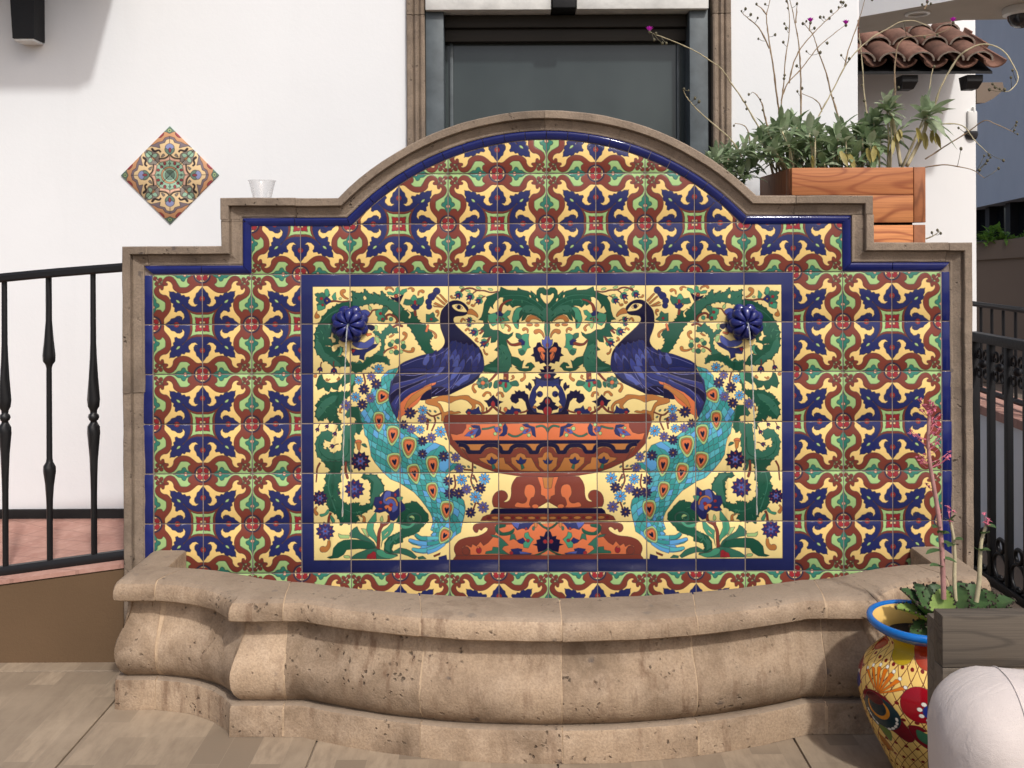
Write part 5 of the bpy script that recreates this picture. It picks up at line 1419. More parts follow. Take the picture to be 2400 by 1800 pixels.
# ---- little tiled roofs on black corbels
def half_tile(rw, L, th=.012, n=8, up=1):
    V, F = [], []
    for k, (y, sc) in enumerate(((0, 1.), (L, .84))):
        for rr in (rw * sc, (rw - th) * sc):
            for i in range(n + 1):
                a = math.pi * i / n
                V.append((rr * math.cos(a), y, up * rr * math.sin(a) * .72))
    m_ = n + 1
    for i in range(n):
        F += [(i, i + 1, 2 * m_ + i + 1, 2 * m_ + i), (m_ + i + 1, m_ + i, 3 * m_ + i, 3 * m_ + i + 1), (i + 1, i, m_ + i, m_ + i + 1), (2 * m_ + i, 2 * m_ + i + 1, 3 * m_ + i + 1, 3 * m_ + i)]
    F += [(0, 2 * m_, 3 * m_, m_), (n, m_ + n, 3 * m_ + n, 2 * m_ + n)]
    me = bpy.data.meshes.new('roof_tile'); me.from_pydata(V, [], F); me.materials.append(M['terracotta']); me.materials.append(M['tileend'])
    if up > 0:
        for i in range(n): me.polygons[4 * i + 2].material_index = 1
    bm = bmesh.new(); bm.from_mesh(me); bmesh.ops.recalc_face_normals(bm, faces=bm.faces); bm.to_mesh(me); bm.free()
    me.polygons.foreach_set('use_smooth', [True] * len(me.polygons)); me.set_sharp_from_angle(angle=R(40))
    return me
def tiled_roof(name, x0, ncol, pitch, ye, ze, nrow, L, slope, label, corb, cw, ch, cdepth, ywall, yc=None):
    e = empty(name, (x0 + ncol * pitch / 2, ywall, ze), label, 'tiled roof')
    cover, pan = half_tile(pitch * .46, L), half_tile(pitch * .40, L, up=-1)
    rnd = random.Random(int(x0 * 100))
    lap = L * .80
    for c in range(ncol):
        for r_ in range(nrow):
            for me, dz, dx in ((cover, .055, .5), (pan, .062, 1.)):
                s = r_ * lap + rnd.uniform(-.012, .012)
                o = link('roof_tile', me, e, Vector((x0 + (c + dx) * pitch + rnd.uniform(-.004, .004), ye + s * math.cos(slope), ze + dz + s * math.sin(slope) + .012 * (r_ > 0))) - e.location)
                o.rotation_euler = (slope - .05, 0, rnd.uniform(-.03, .03))
    D = nrow * lap
    V = []
    for x in (x0, x0 + ncol * pitch):
        V += [(x, ye + .03, ze - .02), (x, ye + .03, ze - .004), (x, ye + D * math.cos(slope), ze - .004 + D * math.sin(slope)), (x, ye + D * math.cos(slope), ze - .02 + D * math.sin(slope))]
    mk('deck', V, [(0, 1, 2, 3), (7, 6, 5, 4), (0, 4, 5, 1), (1, 5, 6, 2), (2, 6, 7, 3), (3, 7, 4, 0)], M['timber'], e)
    yc = ywall if yc is None else yc
    for x in corb:                             # shaped rafter ends
        pr = [(yc, -.021), (yc, -ch), (yc - cdepth * .7, -ch), (yc - cdepth, -ch * .6), (yc - cdepth, -.021)]
        V = [(x + s * cw / 2 * (.72 if z < -ch * .8 else 1.), y, ze + z) for s in (-1, 1) for y, z in pr]; k = len(pr)
        mk('corbel', V, [tuple(range(k)), tuple(range(k, 2 * k))[::-1]] + [(i, (i + 1) % k, k + (i + 1) % k, k + i) for i in range(k)], M['timber'], e)
    return e
# eave above the upper edge of the picture on the house wall: throws the scalloped shadow
lx1 = -1.66
er = tiled_roof('clay_tile_canopy', lx1 - 14 * .16, 14, .16, YW - .47, 2.56, 3, .26, R(24), 'clay tiled eave on black brackets high on the white wall above the railing', [], .08, .3, .3, YW)
YB = YW - .085
bx = at(55, 0, YB).x
for dx in (0, -.62, -1.24):
    za = at(0, 84, YB).z
    pr = [(-.060, 2.5), (.046, 2.5), (.046, za), (-.040, za)]
    V = [(bx + dx + x, y, z) for y in (YB, YW) for x, z in pr]
    box('bracket_foot', bx + dx - .036, bx + dx + .042, YB + .004, YW - .001, za - .011, za - .0005, M['lintel'], er, bev=.003)
    mk('bracket', V, [(0, 1, 2, 3), (7, 6, 5, 4), (0, 4, 5, 1), (1, 5, 6, 2), (2, 6, 7, 3), (3, 7, 4, 0)], M['timber'], er)
# return wall across the lane with its own tiled roof
YR = 3.1
rx1 = at(2290, 0, YR).x
lane = empty('return_wall', (rx1, YR, 0), 'white wall set back beside the lane, under a small clay roof', 'wall')
box('stucco', hr - .2, rx1, YR, YR + .4, -.02, 3.6, M['white2'], lane, bev=.012)
tiled_roof('clay_tile_canopy', 1.545, 7, .178, 2.62, at(0, 168, 2.62).z, 4, .30, R(32), 'brown clay barrel tile roof over the set back white wall', [at(x, 0, 2.75).x for x in (1925, 2122, 2272)], .095, .10, .11, YR, 2.78)
ev = empty('corner_eave', (rx1 + .2, YR + .3, 2.2), 'underside of the dark eave returning round the white corner', 'eave')
V = [at(2291, 198, 3.3), at(2352, 198, 3.3), at(2355, 215, 3.3), at(2330, 236, 3.3), at(2310, 246, 3.3), at(2291, 246, 3.3)]
V2 = [v + Vector((0, 1.2, .1)) for v in V]; k = 6
mk('eave_soffit', V + V2, [tuple(range(k)), tuple(range(k, 2 * k))[::-1]] + [(i, (i + 1) % k, k + (i + 1) % k, k + i) for i in range(k)], M['tanwall'], ev)
# overhead walkway: pale soffit and white fascia
zs = 2.46
def soff(x, y):
    d = FPX * (zs - EYE) / (HOR - y); return Vector((CX + (x - 1200) * d / FPX, d - DIST, zs))
near = [soff(2016, 42), soff(2120, 24), soff(2256, 0), soff(2400, -26), soff(2600, -70)]
far = [soff(2016, 82), soff(2120, 68), soff(2260, 52), soff(2400, 50), soff(2600, 40)]
wk = empty('walkway', near[2], 'pale soffit of the walkway crossing overhead in the upper corner', 'walkway')
mk('soffit', near + far, [(i, i + 1, 6 + i, 5 + i) for i in range(4)], M['beige'], wk)
U = Vector((0, 0, .8))
mk('fascia', [v + Vector((0, -.002, -.004)) for v in near] + [v + U for v in near], [(i, i + 1, 6 + i, 5 + i) for i in range(4)], M['white2'], wk)
mk('deck_top', [v + U for v in near] + [v + U for v in far], [(i, i + 1, 6 + i, 5 + i) for i in range(4)], M['white2'], wk)
mk('far_fascia', [v for v in far] + [v + U for v in far], [(i, i + 1, 6 + i, 5 + i) for i in range(4)], M['white2'], wk)
c = soff(2153, 35)
V, F, _ = lathe_vf([(.058, -.001), (.058, -.008), (.045, -.010), (.043, -.002)], c, 24); mk('downlight', V, F, M['camwhite'], wk, smooth=True, sharp=40)
c = soff(2398, 22)
dc = empty('dome_camera', c, 'grey dome camera hanging under the overhead walkway', 'security camera')
V, F, _ = lathe_vf([(0, -.001), (.082, -.001), (.086, -.012), (.084, -.035), (.066, -.042)], c, 28); mk('housing', V, F, M['camwhite'], dc, smooth=True, sharp=40)
V, F, _ = lathe_vf([(.064, -.040), (.062, -.060), (.050, -.082), (.030, -.096), (0, -.102)], c, 28); mk('dome', V, F, M['camdark'], dc, smooth=True)
c = at(2292, 300, YR - .12)
wc = empty('wall_camera', c, 'small white camera fixed to the corner of the set back white wall', 'security camera')
box('bracket_arm', rx1 - .03, c.x + .035, YR - .02, YR + .05, c.z + .10, c.z + .14, M['camwhite'], wc)
box('housing', c.x - .01, c.x + .055, YR - .02, YR + .06, c.z - .03, c.z + .115, M['camwhite'], wc, bev=.012)
V, F, _ = lathe_vf([(.05, .0), (.052, -.02), (.04, -.05), (0, -.062)], (c.x + .02, YR + .02, c.z - .02), 20); mk('dome', V, F, M['camdark'], wc, smooth=True)

# ---- buildings further down the lane
fb = empty('far_building', (6.6, 9.5, 0), 'blue-grey shaded building with dark window strip beyond the lane', 'building')
A0, A1 = Vector((8.6, 16.7, 0)), Vector((4.6, 3.0, 0))
dr = (A1 - A0).normalized(); nr = Vector((dr.y, -dr.x, 0))
if nr.x > 0: nr = -nr
def slab(name, a, b, z0, z1, off, th, m, par):
    P = [A0 + dr * a + nr * off, A0 + dr * b + nr * off, A0 + dr * b + nr * (off - th), A0 + dr * a + nr * (off - th)]
    V = [(p.x, p.y, z) for z in (z0, z1) for p in P]
    return mk(name, V, [(0, 1, 2, 3), (7, 6, 5, 4), (0, 4, 5, 1), (1, 5, 6, 2), (2, 6, 7, 3), (3, 7, 4, 0)], m, par)
slab('wall', 0, 13, 1.93, 9, 0, .5, M['bluewall'], fb)
slab('window_glass', 0, 13, -.2, 1.93, -.22, .2, M['darkglass'], fb)
for a in np.arange(.6, 13, 1.3): slab('mullion', a, a + .28, -.2, 1.93, -.12, .1, M['blackpaint'], fb)
slab('window_sill', 0, 13, -.2, .9, -.1, .12, M['tanwall'], fb)
pw = empty('parapet_wall', (6, 6.2, 0), 'taupe parapet wall with a coping line behind the far railing', 'wall')
p0, p1 = at(2230, 578, 6.4), at(2470, 558, 5.9)
V = [(p0.x, p0.y, -.02), (p1.x, p1.y, -.02), (p1.x, p1.y, p1.z), (p0.x, p0.y, p0.z)]
V += [(x, y + .25, z) for x, y, z in V]
mk('wall', V, [(0, 1, 2, 3), (5, 4, 7, 6), (3, 2, 6, 7), (1, 5, 6, 2), (4, 0, 3, 7)], M['tanwall'], pw)
q0, q1 = at(2230, 618, 6.39), at(2470, 604, 5.89)
mk('coping_band', [(q0.x, q0.y - .02, q0.z), (q1.x, q1.y - .02, q1.z), (p1.x, p1.y - .02, p1.z + .004), (p0.x, p0.y - .02, p0.z + .004), (q0.x, q0.y + .1, q0.z), (q1.x, q1.y + .1, q1.z), (p1.x, p1.y + .26, p1.z + .004), (p0.x, p0.y + .26, p0.z + .004)], [(0, 1, 2, 3), (0, 4, 5, 1), (3, 2, 6, 7)], M['tanwall'], pw)

def leaf_vf(base, d, L, W, droop=.3, fold=.25, roll=0., seg=4):
    """one blade, folded along its rib, curving down"""
    d = Vector(d).normalized(); up = Vector((0, 0, 1))
    s = d.cross(up)
    s = s.normalized() if s.length > .05 else Vector((1, 0, 0))
    nn = s.cross(d).normalized()
    if roll:
        s, nn = s * math.cos(roll) + nn * math.sin(roll), nn * math.cos(roll) - s * math.sin(roll)
    V, F = [], []
    for i in range(seg + 1):
        t = i / seg
        w_ = W * (.18 + .82 * math.sin(math.pi * min(1, t * .93 + .07)) ** .8) * .5 if i < seg else W * .03
        c = Vector(base) + d * (L * t) - up * (droop * L * t * t)
        V += [c - s * w_ + nn * (fold * w_), c, c + s * w_ + nn * (fold * w_)]
    for i in range(seg):
        a = 3 * i; F += [(a, a + 1, a + 4, a + 3), (a + 1, a + 2, a + 5, a + 4)]
    return V, F
sb = empty('roadside_shrub', at(2345, 560, 6.3), 'bright green shrub spilling over the far taupe parapet', 'shrub')
rnd = random.Random(3); parts = []
for k in range(420):
    x = rnd.uniform(2300, 2440); b = at(x, 566 - rnd.uniform(0, 34) * (.5 + .5 * math.sin(x * .06)) + 8, 6.25 + rnd.uniform(-.12, .2))
    parts.append(leaf_vf(b, (rnd.uniform(-1, 1), rnd.uniform(-1, .4), rnd.uniform(-.2, 1)), rnd.uniform(.06, .13), .035, .3, seg=2))
V, F = merge(parts); mk('crown', V, F, M['shrub'], sb)
for k in range(5): tube('stem', [at(2310 + k * 28, 590, 6.38), at(2315 + k * 28, 560, 6.3)], .008, M['stem'], sb, 6)

# ---- low wall and railing beside the lane, seen through the gate
lw = empty('low_wall', (2.0, 1.6, 0), 'low white wall with pink cap beyond the iron gate', 'wall')
def curved(y): return 2.0 + .05 * max(0, y - .5) ** 1.3
ys = np.linspace(-1.2, 3.05, 24)
def strip(name, xo0, xo1, z0, z1, m, par):
    V = [(curved(y) + xo, y, z) for y in ys for xo, z in ((xo0, z0), (xo1, z0), (xo1, z1), (xo0, z1))]
    F = [(i * 4 + j, i * 4 + (j + 1) % 4, i * 4 + 4 + (j + 1) % 4, i * 4 + 4 + j) for i in range(len(ys) - 1) for j in range(4)] + [(3, 2, 1, 0), tuple(4 * (len(ys) - 1) + j for j in range(4))]
    return mk(name, V, F, m, par)
strip('wall', 0, .22, -.02, .545, M['white2'], lw); strip('cap', -.015, .26, .5455, .585, M['pink'], lw)
fr = empty('lane_railing', (2.1, 1.6, .585), 'thin black railing standing on the pink capped low wall', 'railing')
for y in np.arange(-1.1, 3.0, .115): tube('baluster', [(curved(y) + .1, y, .62), (curved(y) + .1, y, 1.02)], .007, M['iron'], fr, 6)
for z in (.62, 1.03): tube('rail', [(curved(y) + .1, y, z) for y in ys], .014, M['iron'], fr, 6)
for y in np.arange(-.9, 3.0, .92): tube('post', [(curved(y) + .1, y, .585), (curved(y) + .1, y, 1.04)], .02, M['iron'], fr, 8)

# ---- iron gate
GX = 1.72
gate = empty('iron_gate', (GX, .3, 0), 'heavy black iron gate with scrolled top beside the fountain', 'gate')
gb = [.745 - .124 * k for k in range(8)]
for k, y in enumerate(gb):
    box('bar' if k else 'post', GX - .012 - .004 * (k == 0), GX + .012 + .004 * (k == 0), y - .012, y + .012, .01 if k else 0, .955, M['iron'], gate, bev=.002)
box('top_rail', GX - .02, GX + .02, gb[-1] - .02, gb[0] + .02, .935, .972, M['iron'], gate, bev=.004)
box('bottom_rail', GX - .016, GX + .016, gb[-1] - .02, gb[0] + .012, .018, .052, M['iron'], gate, bev=.004)
def ring_vf(c, r, rr, n=20, m_=6):
    P = [Vector((c[0], c[1] + r * math.cos(2 * math.pi * k / n), c[2] + r * math.sin(2 * math.pi * k / n))) for k in range(n)]
    V, F = [], []
    for k, p in enumerate(P):
        o = (p - Vector(c)).normalized()
        for j in range(m_):
            a = 2 * math.pi * j / m_; V.append(p + o * rr * math.cos(a) + Vector((1, 0, 0)) * rr * math.sin(a))
    for k in range(n):
        for j in range(m_): F.append((k * m_ + j, ((k + 1) % n) * m_ + j, ((k + 1) % n) * m_ + (j + 1) % m_, k * m_ + (j + 1) % m_))
    return V, F
for a, b in zip(gb, gb[1:]):
    y = (a + b) / 2
    V, F = merge([ring_vf((GX, y, .105), .048, .007), ring_vf((GX, y - .004, .185), .024, .008), ring_vf((GX, y, .062), .008, .006, 10)]); mk('ring_scroll', V, F, M['iron'], gate, smooth=True)
    sc = []
    for s in (-1, 1):
        P = []
        for k in range(26):
            th = k / 25. * 4.4 * math.pi / 2; r_ = .008 + .019 * k / 25.
            P.append((GX, y + s * (.022 + r_ * math.cos(th) * .75), .885 - r_ * math.sin(th)))
        sc.append(tube_vf(P, .0055, 6))
        P = [(x, yy, 1.705 - z) for x, yy, z in P]; sc.append(tube_vf(P, .0055, 6))
    bm = bmesh.new(); bmesh.ops.create_icosphere(bm, subdivisions=2, radius=.017)
    sc.append(([v.co + Vector((GX, y, .852)) for v in bm.verts], [tuple(v.index for v in f.verts) for f in bm.faces])); bm.free()
    V, F = merge(sc); mk('top_scroll', V, F, M['iron'], gate, smooth=True)

# ---- ramp, kerb and railing beside the fountain
rz = lambda x: .291 + (x + 1.41) * .13
kb = empty('ramp_kerb', (-2.6, .03, 0), 'low brown plastered kerb wall under the curved iron railing', 'wall')
xs = np.linspace(-4.6, -1.29, 14)
V = [(x, y, z) for x in xs for y, z in ((.022 + .02 * (x + 1.3) ** 2 * .1, -.02), (.022 + .02 * (x + 1.3) ** 2 * .1, max(rz(x) - .006, .02)), (.028, max(rz(x), .02)), (.14, max(rz(x), .02)), (.14, -.02))]
mk('plaster', V, [(i * 5 + j, i * 5 + j + 1, i * 5 + 6 + j, i * 5 + 5 + j) for i in range(13) for j in range(4)] + [(0, 1, 2, 3, 4), (65, 66, 67, 68, 69)], M['brown'], kb)
V = [(x, y, max(z, .02)) for x in xs for y, z in ((.018, rz(x) + .001), (.018, rz(x) + .014), (.145, rz(x) + .014))]
mk('kerb_cap', V, [(i * 3 + j, i * 3 + j + 1, i * 3 + 4 + j, i * 3 + 3 + j) for i in range(13) for j in range(2)], M['pink'], kb)
V = [(x, y, z) for x in np.linspace(-4.6, hr, 20) for y, z in ((.146, max(rz(min(x, -1.2)), .02) + .012), (.5, .5 * (max(rz(min(x, -1.2)), .02) + .012 + zfl)), (YW - .011, zfl))]
mk('ramp', V, [(i * 3 + j, i * 3 + j + 1, i * 3 + 4 + j, i * 3 + 3 + j) for i in range(19) for j in range(2)], M['pink'], kind='structure')
rl = empty('ramp_railing', (-2.2, .08, .3), 'black wrought iron railing with swelling balusters beside the fountain', 'railing')
tz = lambda x: 1.252 + (x + 1.37) * .073 - .05 * max(0, -1.5 - x) ** 2
bz = lambda x: .322 + (x + 1.37) * .13
xr = np.linspace(-3.4, -1.30, 24)
def bar(name, zf, hw, hh):
    pr = [(-hw, -hh * .6), (-hw * .7, -hh), (hw * .7, -hh), (hw, -hh * .6), (hw, hh * .4), (hw * .6, hh), (-hw * .6, hh), (-hw, hh * .4)]
    V = [(x, .08 + a, zf(x) + b) for x in xr for a, b in pr]; k = 8
    mk(name, V, [(i * k + j, i * k + (j + 1) % k, (i + 1) * k + (j + 1) % k, (i + 1) * k + j) for i in range(len(xr) - 1) for j in range(k)] + [tuple(range(k)), tuple(range((len(xr) - 1) * k, len(xr) * k))], M['iron'], rl, smooth=True, sharp=40)
bar('top_rail', tz, .022, .0145); bar('bottom_rail', bz, .015, .016)
yz = lambda y: EYE - (y - HOR) * 2.98 / FPX
def baluster(x, kind):
    a, b = bz(x), tz(x); r0 = .0092
    if kind == 'A':
        pr = [(a, r0), (yz(1150), r0), (yz(1113), .0108), (yz(1060), .0148), (yz(1010), .0188), (yz(995), .0186), (yz(986), .0108), (yz(982), .0098), (yz(979), .0148), (yz(973), .0165), (yz(967), .0148), (yz(964), .0098), (yz(958), .0108), (yz(948), .0186), (yz(932), .0188), (yz(880), .0142), (yz(836), .0104), (yz(800), r0), (b, r0)]
    else:
        pr = [(a, r0), (yz(1185), r0), (yz(1165), .0104), (yz(1130), .0148), (yz(1100), .0186), (yz(1088), .0186), (yz(1078), .0105), (yz(1070), r0), (yz(858), r0), (yz(850), .0105), (yz(842), .0186), (yz(828), .0186), (yz(790), .0142), (yz(745), .0104), (yz(705), r0), (b, r0)]
    V, F = [], []
    n_ = 8
    for i, (z, r_) in enumerate(pr):
        tw = (i % 5) * .22
        for k in range(n_):
            th = 2 * math.pi * k / n_ + tw; q = r_ * (1 + .10 * math.cos(4 * th))
            V.append((x + q * math.cos(th), .08 + q * math.sin(th), z))
    for i in range(len(pr) - 1):
        for k in range(n_): F.append((i * n_ + k, i * n_ + (k + 1) % n_, (i + 1) * n_ + (k + 1) % n_, (i + 1) * n_ + k))
    mk('baluster', V, F, M['iron'], rl, smooth=True, sharp=60)
for k in range(13):
    baluster(-1.466 - .1435 * k, 'A' if k % 2 == 0 else 'B')

# ---- clear cup on the coping
cc = at(615, 466, .06); cc.z = ZS2 + .0015
V, F, _ = lathe_vf([(0, .002), (.0275, .002), (.029, .0), (.0305, .010), (.0415, .056), (.044, .0575), (.0445, .060), (.0425, .0605), (.0402, .056), (.0290, .010), (.0270, .004), (0, .004)], cc, 40)
mk('plastic_cup', V, F, M['plastic'], smooth=True, sharp=40, label='empty clear plastic cup standing on the stepped stone coping', cat='cup')
# ---------------------------------------------------------------------------
# redwood planter behind the wall, with its plants
# ---------------------------------------------------------------------------
pf, pb = .25, .66
px0, px1 = at(1857, 0, pf).x, at(2168, 0, pf).x
pz1, pzs = at(0, 396, pf).z, at(0, 527, pf).z
pl = empty('planter_box', ((px0 + px1) / 2, (pf + pb) / 2, .3), 'tall orange redwood planter box standing behind the fountain wall', 'planter')
pw_ = at(2142, 0, pf).x
for zz0, zz1, dx in ((pzs + .002, pz1, 0.), (.95, pzs - .006, -.001)):
    hh = (zz1 - zz0)
    nb = 2 if hh < .25 else 3
    for k in range(nb):
        a, b = zz0 + hh * k / nb + .0006, zz0 + hh * (k + 1) / nb - .0006
        box('front_board', px0, pw_ - .0008 + dx, pf, pf + .022, a, b, M['redwood'], pl, bev=.0015)
        box('side_board', px0 - .001, px0 + .021, pf + .063, pb - .024, a, b, M['redwood2'], pl, bev=.0015)
        box('side_board', px1 - .022, px1 + dx, pf + .043, pb - .024, a, b, M['redwood2'], pl, bev=.0015)
        box('back_board', px0, px1, pb - .0235, pb, a, b, M['redwood2'], pl, bev=.0015)
    box('corner_post', pw_ + dx, px1 + .002 + dx, pf - .003, pf + .042, zz0, zz1, M['redwood2'], pl, bev=.002)
    box('corner_post', px0 - .003, px0 + .02, pf + .0225, pf + .062, zz0, zz1, M['redwood2'], pl, bev=.002)
box('soil', px0 + .022, px1 - .024, pf + .043, pb - .025, .9, pz1 - .035, M['soil'], pl, bev=0)
for x in (px0 + .03, px1 - .03):
    for y in (pf + .04, pb - .04): box('leg', x - .025, x + .025, y - .025, y + .025, .23, .951, M['redwood2'], pl, bev=.003)

def rosette_leaves(c, axis, n, L, W, rnd, spread=1.):
    out = []
    axis = Vector(axis).normalized()
    q = axis.to_track_quat('Z', 'Y')
    for k in range(n):
        t = k / n; az = k * 2.39996 + rnd.uniform(-.3, .3); el = 1.15 - 1.25 * t * spread + rnd.uniform(-.4, .4)
        d = q @ Vector((math.cos(az) * math.cos(el), math.sin(az) * math.cos(el), math.sin(el)))
        out.append(leaf_vf(Vector(c) - axis * (.03 * t) + d * .004, d, L * rnd.uniform(.65, 1.1), W * rnd.uniform(.75, 1.15), .15 + .5 * t * rnd.uniform(.4, 1.2), .35, rnd.uniform(-.4, .4)))
    return out
def R4(s): return [(1960 + float(a) / 2.675, float(b) / 2.675) for a, b in (q.split(',') for q in s.split())]
def R6(s): return [(1480 + float(a) / 3.687, float(b) / 3.687) for a, b in (q.split(',') for q in s.split())]
def ball(c, r, sx=1., sz=1.3, sub=1):
    bm = bmesh.new(); bmesh.ops.create_icosphere(bm, subdivisions=sub, radius=r)
    o = ([Vector((v.co.x * sx, v.co.y * sx, v.co.z * sz)) + Vector(c) for v in bm.verts], [tuple(v.index for v in f.verts) for f in bm.faces]); bm.free(); return o
def stalk(parent, px, Y0, Y1, buds=(), mag=(), r0=.0026, r1=.0011, m='stem', conv=None, knots=True):
    n_ = len(px)
    P = [at(x, y, Y0 + (Y1 - Y0) * i / (n_ - 1)) for i, (x, y) in enumerate(px)]
    P = spline(P, 5)
    k = len(P)
    rnd = random.Random(int(px[0][0] * 7 + px[0][1]))
    rr = [(r0 + (r1 - r0) * i / (k - 1)) * (1 + (.35 if knots and i % 6 == 3 else 0)) for i in range(k)]
    P = [p + Vector((rnd.uniform(-1, 1), rnd.uniform(-1, 1), 0)) * .0009 for p in P]
    st_ = tube('flower_stalk', P, rr, M[m], parent, 6)
    if buds:
        parts = []
        for bx_, by_ in buds:
            b = at(bx_, by_, Y1); parts.append(ball(b, rnd.uniform(.0036, .0058)))
            q = min(P, key=lambda p: (p - b).length + (.012 if p.z > b.z - .004 else 0))
            if (q - b).length < .09: parts.append(tube_vf([q, (q + b) / 2 + Vector((0, 0, -.003)), b], .0009, 5))
        V, F = merge(parts); mk('buds', V, F, M['bud'], st_, smooth=True, kind='stuff')
    for bx_, by_ in mag:
        b = at(bx_, by_, Y1); parts = []
        for a in range(11): parts.append(leaf_vf(b + Vector((0, 0, -.006)), (math.cos(a * .571), math.sin(a * .571) * .8, 1.1 + .5 * (a % 3)), .021, .011, .1, .3, seg=2))
        V, F = merge(parts); mk('blossom', V, F, M['magenta'], st_)
        V, F = merge([ball(b + Vector((0, 0, -.008)), .0056)]); mk('calyx', V, F, M['bud'], st_, smooth=True)
    return st_
GRP = 'plants growing in the redwood planter'
def plant(label, base, tips, seed, L, W, n, stems=True, dark=.4):
    e = empty('planter_plant', base, label, 'plant', GRP)
    rnd = random.Random(seed); A_, B_, C_ = [], [], []
    sp = []
    for x, y, Y in tips:
        c = at(x, y, Y); ax = (rnd.uniform(-.5, .5), rnd.uniform(-.7, .1), 1.)
        for lf in rosette_leaves(c, ax, n, L * rnd.uniform(.7, 1.2), W, rnd):
            u_ = rnd.random(); (B_ if u_ < dark else C_ if u_ > .8 else A_).append(lf)
        if stems:
            g = Vector((min(max(c.x, px0 + .04), px1 - .05), min(max(c.y, pf + .08), pb - .06), pz1 - .03))
            sp.append(tube_vf([g, (g * .5 + c * .5) + Vector((rnd.uniform(-.01, .01), 0, .01)), c], [.004, .0035, .0025], 6))
    if sp: V, F = merge(sp); mk('stems', V, F, M['stem2'], e, smooth=True, kind='stuff')
    for nm, q, m in (('leaves', A_, 'leaf'), ('leaves', B_, 'leaf2'), ('leaves', C_, 'leaf3')):
        if q: V, F = merge(q); mk(nm, V, F, M[m], e, smooth=True, kind='stuff')
    return e
def yellow(e, spots, seed):
    rnd = random.Random(seed); q = []
    for x, y, Y in spots:
        for k in range(2): q.append(leaf_vf(at(x + rnd.uniform(-6, 6), y - 14, Y), (rnd.uniform(-.4, .4), -.5, -1), rnd.uniform(.03, .062), rnd.uniform(.012, .022), .15, .15, rnd.uniform(-1.4, 1.4)))
    V, F = merge(q); mk('yellow_leaves', V, F, M['yleaf'], e, smooth=True, kind='stuff')
rt = random.Random(21)
def cloud(n, x0, x1, ytop, ybot, Ya, Yb):
    out = []
    for k in range(n):
        x = x0 + (x1 - x0) * (k + rt.random()) / n
        f_ = (x - x0) / (x1 - x0); lo = ytop(f_); out.append((x, lo + (ybot(f_) - lo) * rt.random() ** 1.1, Ya + (Yb - Ya) * rt.random()))
    return out
p1 = plant('grey green leafy plant drooping over the dark end of the planter box', (px0, .4, pz1), cloud(34, 1665, 1772, lambda t: 372 - 40 * t, lambda t: 398 + 42 * math.sin(t * 2.9), .30, .56), 1, .066, .019, 10, stems=False, dark=.3)
p2 = plant('bushy plant with the most bare flower stalks, next to the drooping one', (px0 + .1, .42, pz1), cloud(34, 1778, 1905, lambda t: 318 - 22 * math.sin(t * 3), lambda t: 364 + 18 * t, .34, .62), 2, .082, .024, 9)
p3 = plant('dense leafy plant with yellowed lower leaves in the middle of the planter', (px0 + .24, .42, pz1), cloud(30, 1900, 2050, lambda t: 300 + 8 * math.sin(t * 9), lambda t: 390, .30, .58), 3, .086, .027, 9, dark=.55)
p4 = plant('upright plant with a leafy tuft on a pale stem, second from the planter post', (px0 + .35, .4, pz1), [(2080, 250, .38), (2086, 262, .37), (2050, 290, .42), (2098, 318, .44), (2064, 330, .40), (2040, 345, .36)], 4, .085, .028, 12)
p5 = plant('leaning plant with a leafy tuft on a bare stem beside the planter post', (px0 + .41, .4, pz1), [(2172, 268, .36), (2176, 274, .35)], 5, .098, .034, 11, dark=.1)
yellow(p3, [(1972, 372, .30), (1985, 378, .31), (2038, 365, .32), (2052, 360, .33), (1905, 382, .30)], 4); yellow(p4, [(2106, 322, .36), (2100, 330, .37), (2092, 345, .36)], 5); yellow(p5, [(2146, 318, .34), (2184, 324, .34), (2190, 330, .35), (2166, 330, .35)], 6)
for P_, e in ((((2088, 268), (2096, 300), (2104, 340), (2112, 394)), p4), (((2172, 275), (2170, 305), (2152, 345), (2126, 394)), p5)):
    V, F = tube_vf(spline([at(x, y, .37) for x, y in P_], 4), .0068, 8); mk('bare_stem', V, F, M['stem2'], e, smooth=True)
def B6(s): return R6(s)
stalk(p1, R6("960,1370 860,1210 700,1070 580,960 500,870 460,800 455,770"), .36, .22, R6("460,775 500,790 555,855 590,885"), m='stem2')
stalk(p1, R6("1110,1120 1020,960 960,860 870,730 790,610 700,540 560,450 400,375 260,320 200,300 165,275"), .40, .18, R6("990,890 1000,950 205,350 275,380 310,380 220,295"), R6("165,262"), m='stem2')
stalk(p1, R6("1030,1250 1010,1140 970,1090 900,1075"), .33, .30, R6("890,1095"))
stalk(p2, R6("1180,1100 1150,980 1130,900 1090,830 1050,805"), .38, .36, R6("1020,825 1120,870 1140,960"), r0=.0032)
s5 = stalk(p2, R6("1300,1100 1270,900 1240,650 1210,450 1190,300 1175,150 1190,80 1215,-40"), .45, .45, R6("1165,45 1250,310"), r0=.0036)
stalk(p2, R6("1200,430 1110,250 1020,170 965,120"), .45, .44, R6("960,105 1040,135 1100,165 1105,345 995,85"))
stalk(p2, R6("1178,140 1130,80 1092,52"), .45, .45, R6("1090,45"))
stalk(p2, R6("1280,1100 1300,900 1320,750 1340,500 1370,300 1370,100 1350,-10"), .40, .40, R6("1330,215 1345,255 1320,375 1330,660 1325,690 1350,20 1360,80"))
stalk(p2, R6("1470,1050 1470,700 1460,480 1440,300 1410,150 1375,-10"), .48, .48, R6("1435,580 1440,45 1480,775 1440,800"), r0=.0032)
stalk(p2, R6("1430,210 1440,60"), .48, .48, R6("1440,40"))
stalk(p2, R6("1300,880 1350,740 1480,600 1620,420 1750,310 1850,235"), .42, .40, R6("1520,455 1640,465 1700,385"), R6("1862,212"))
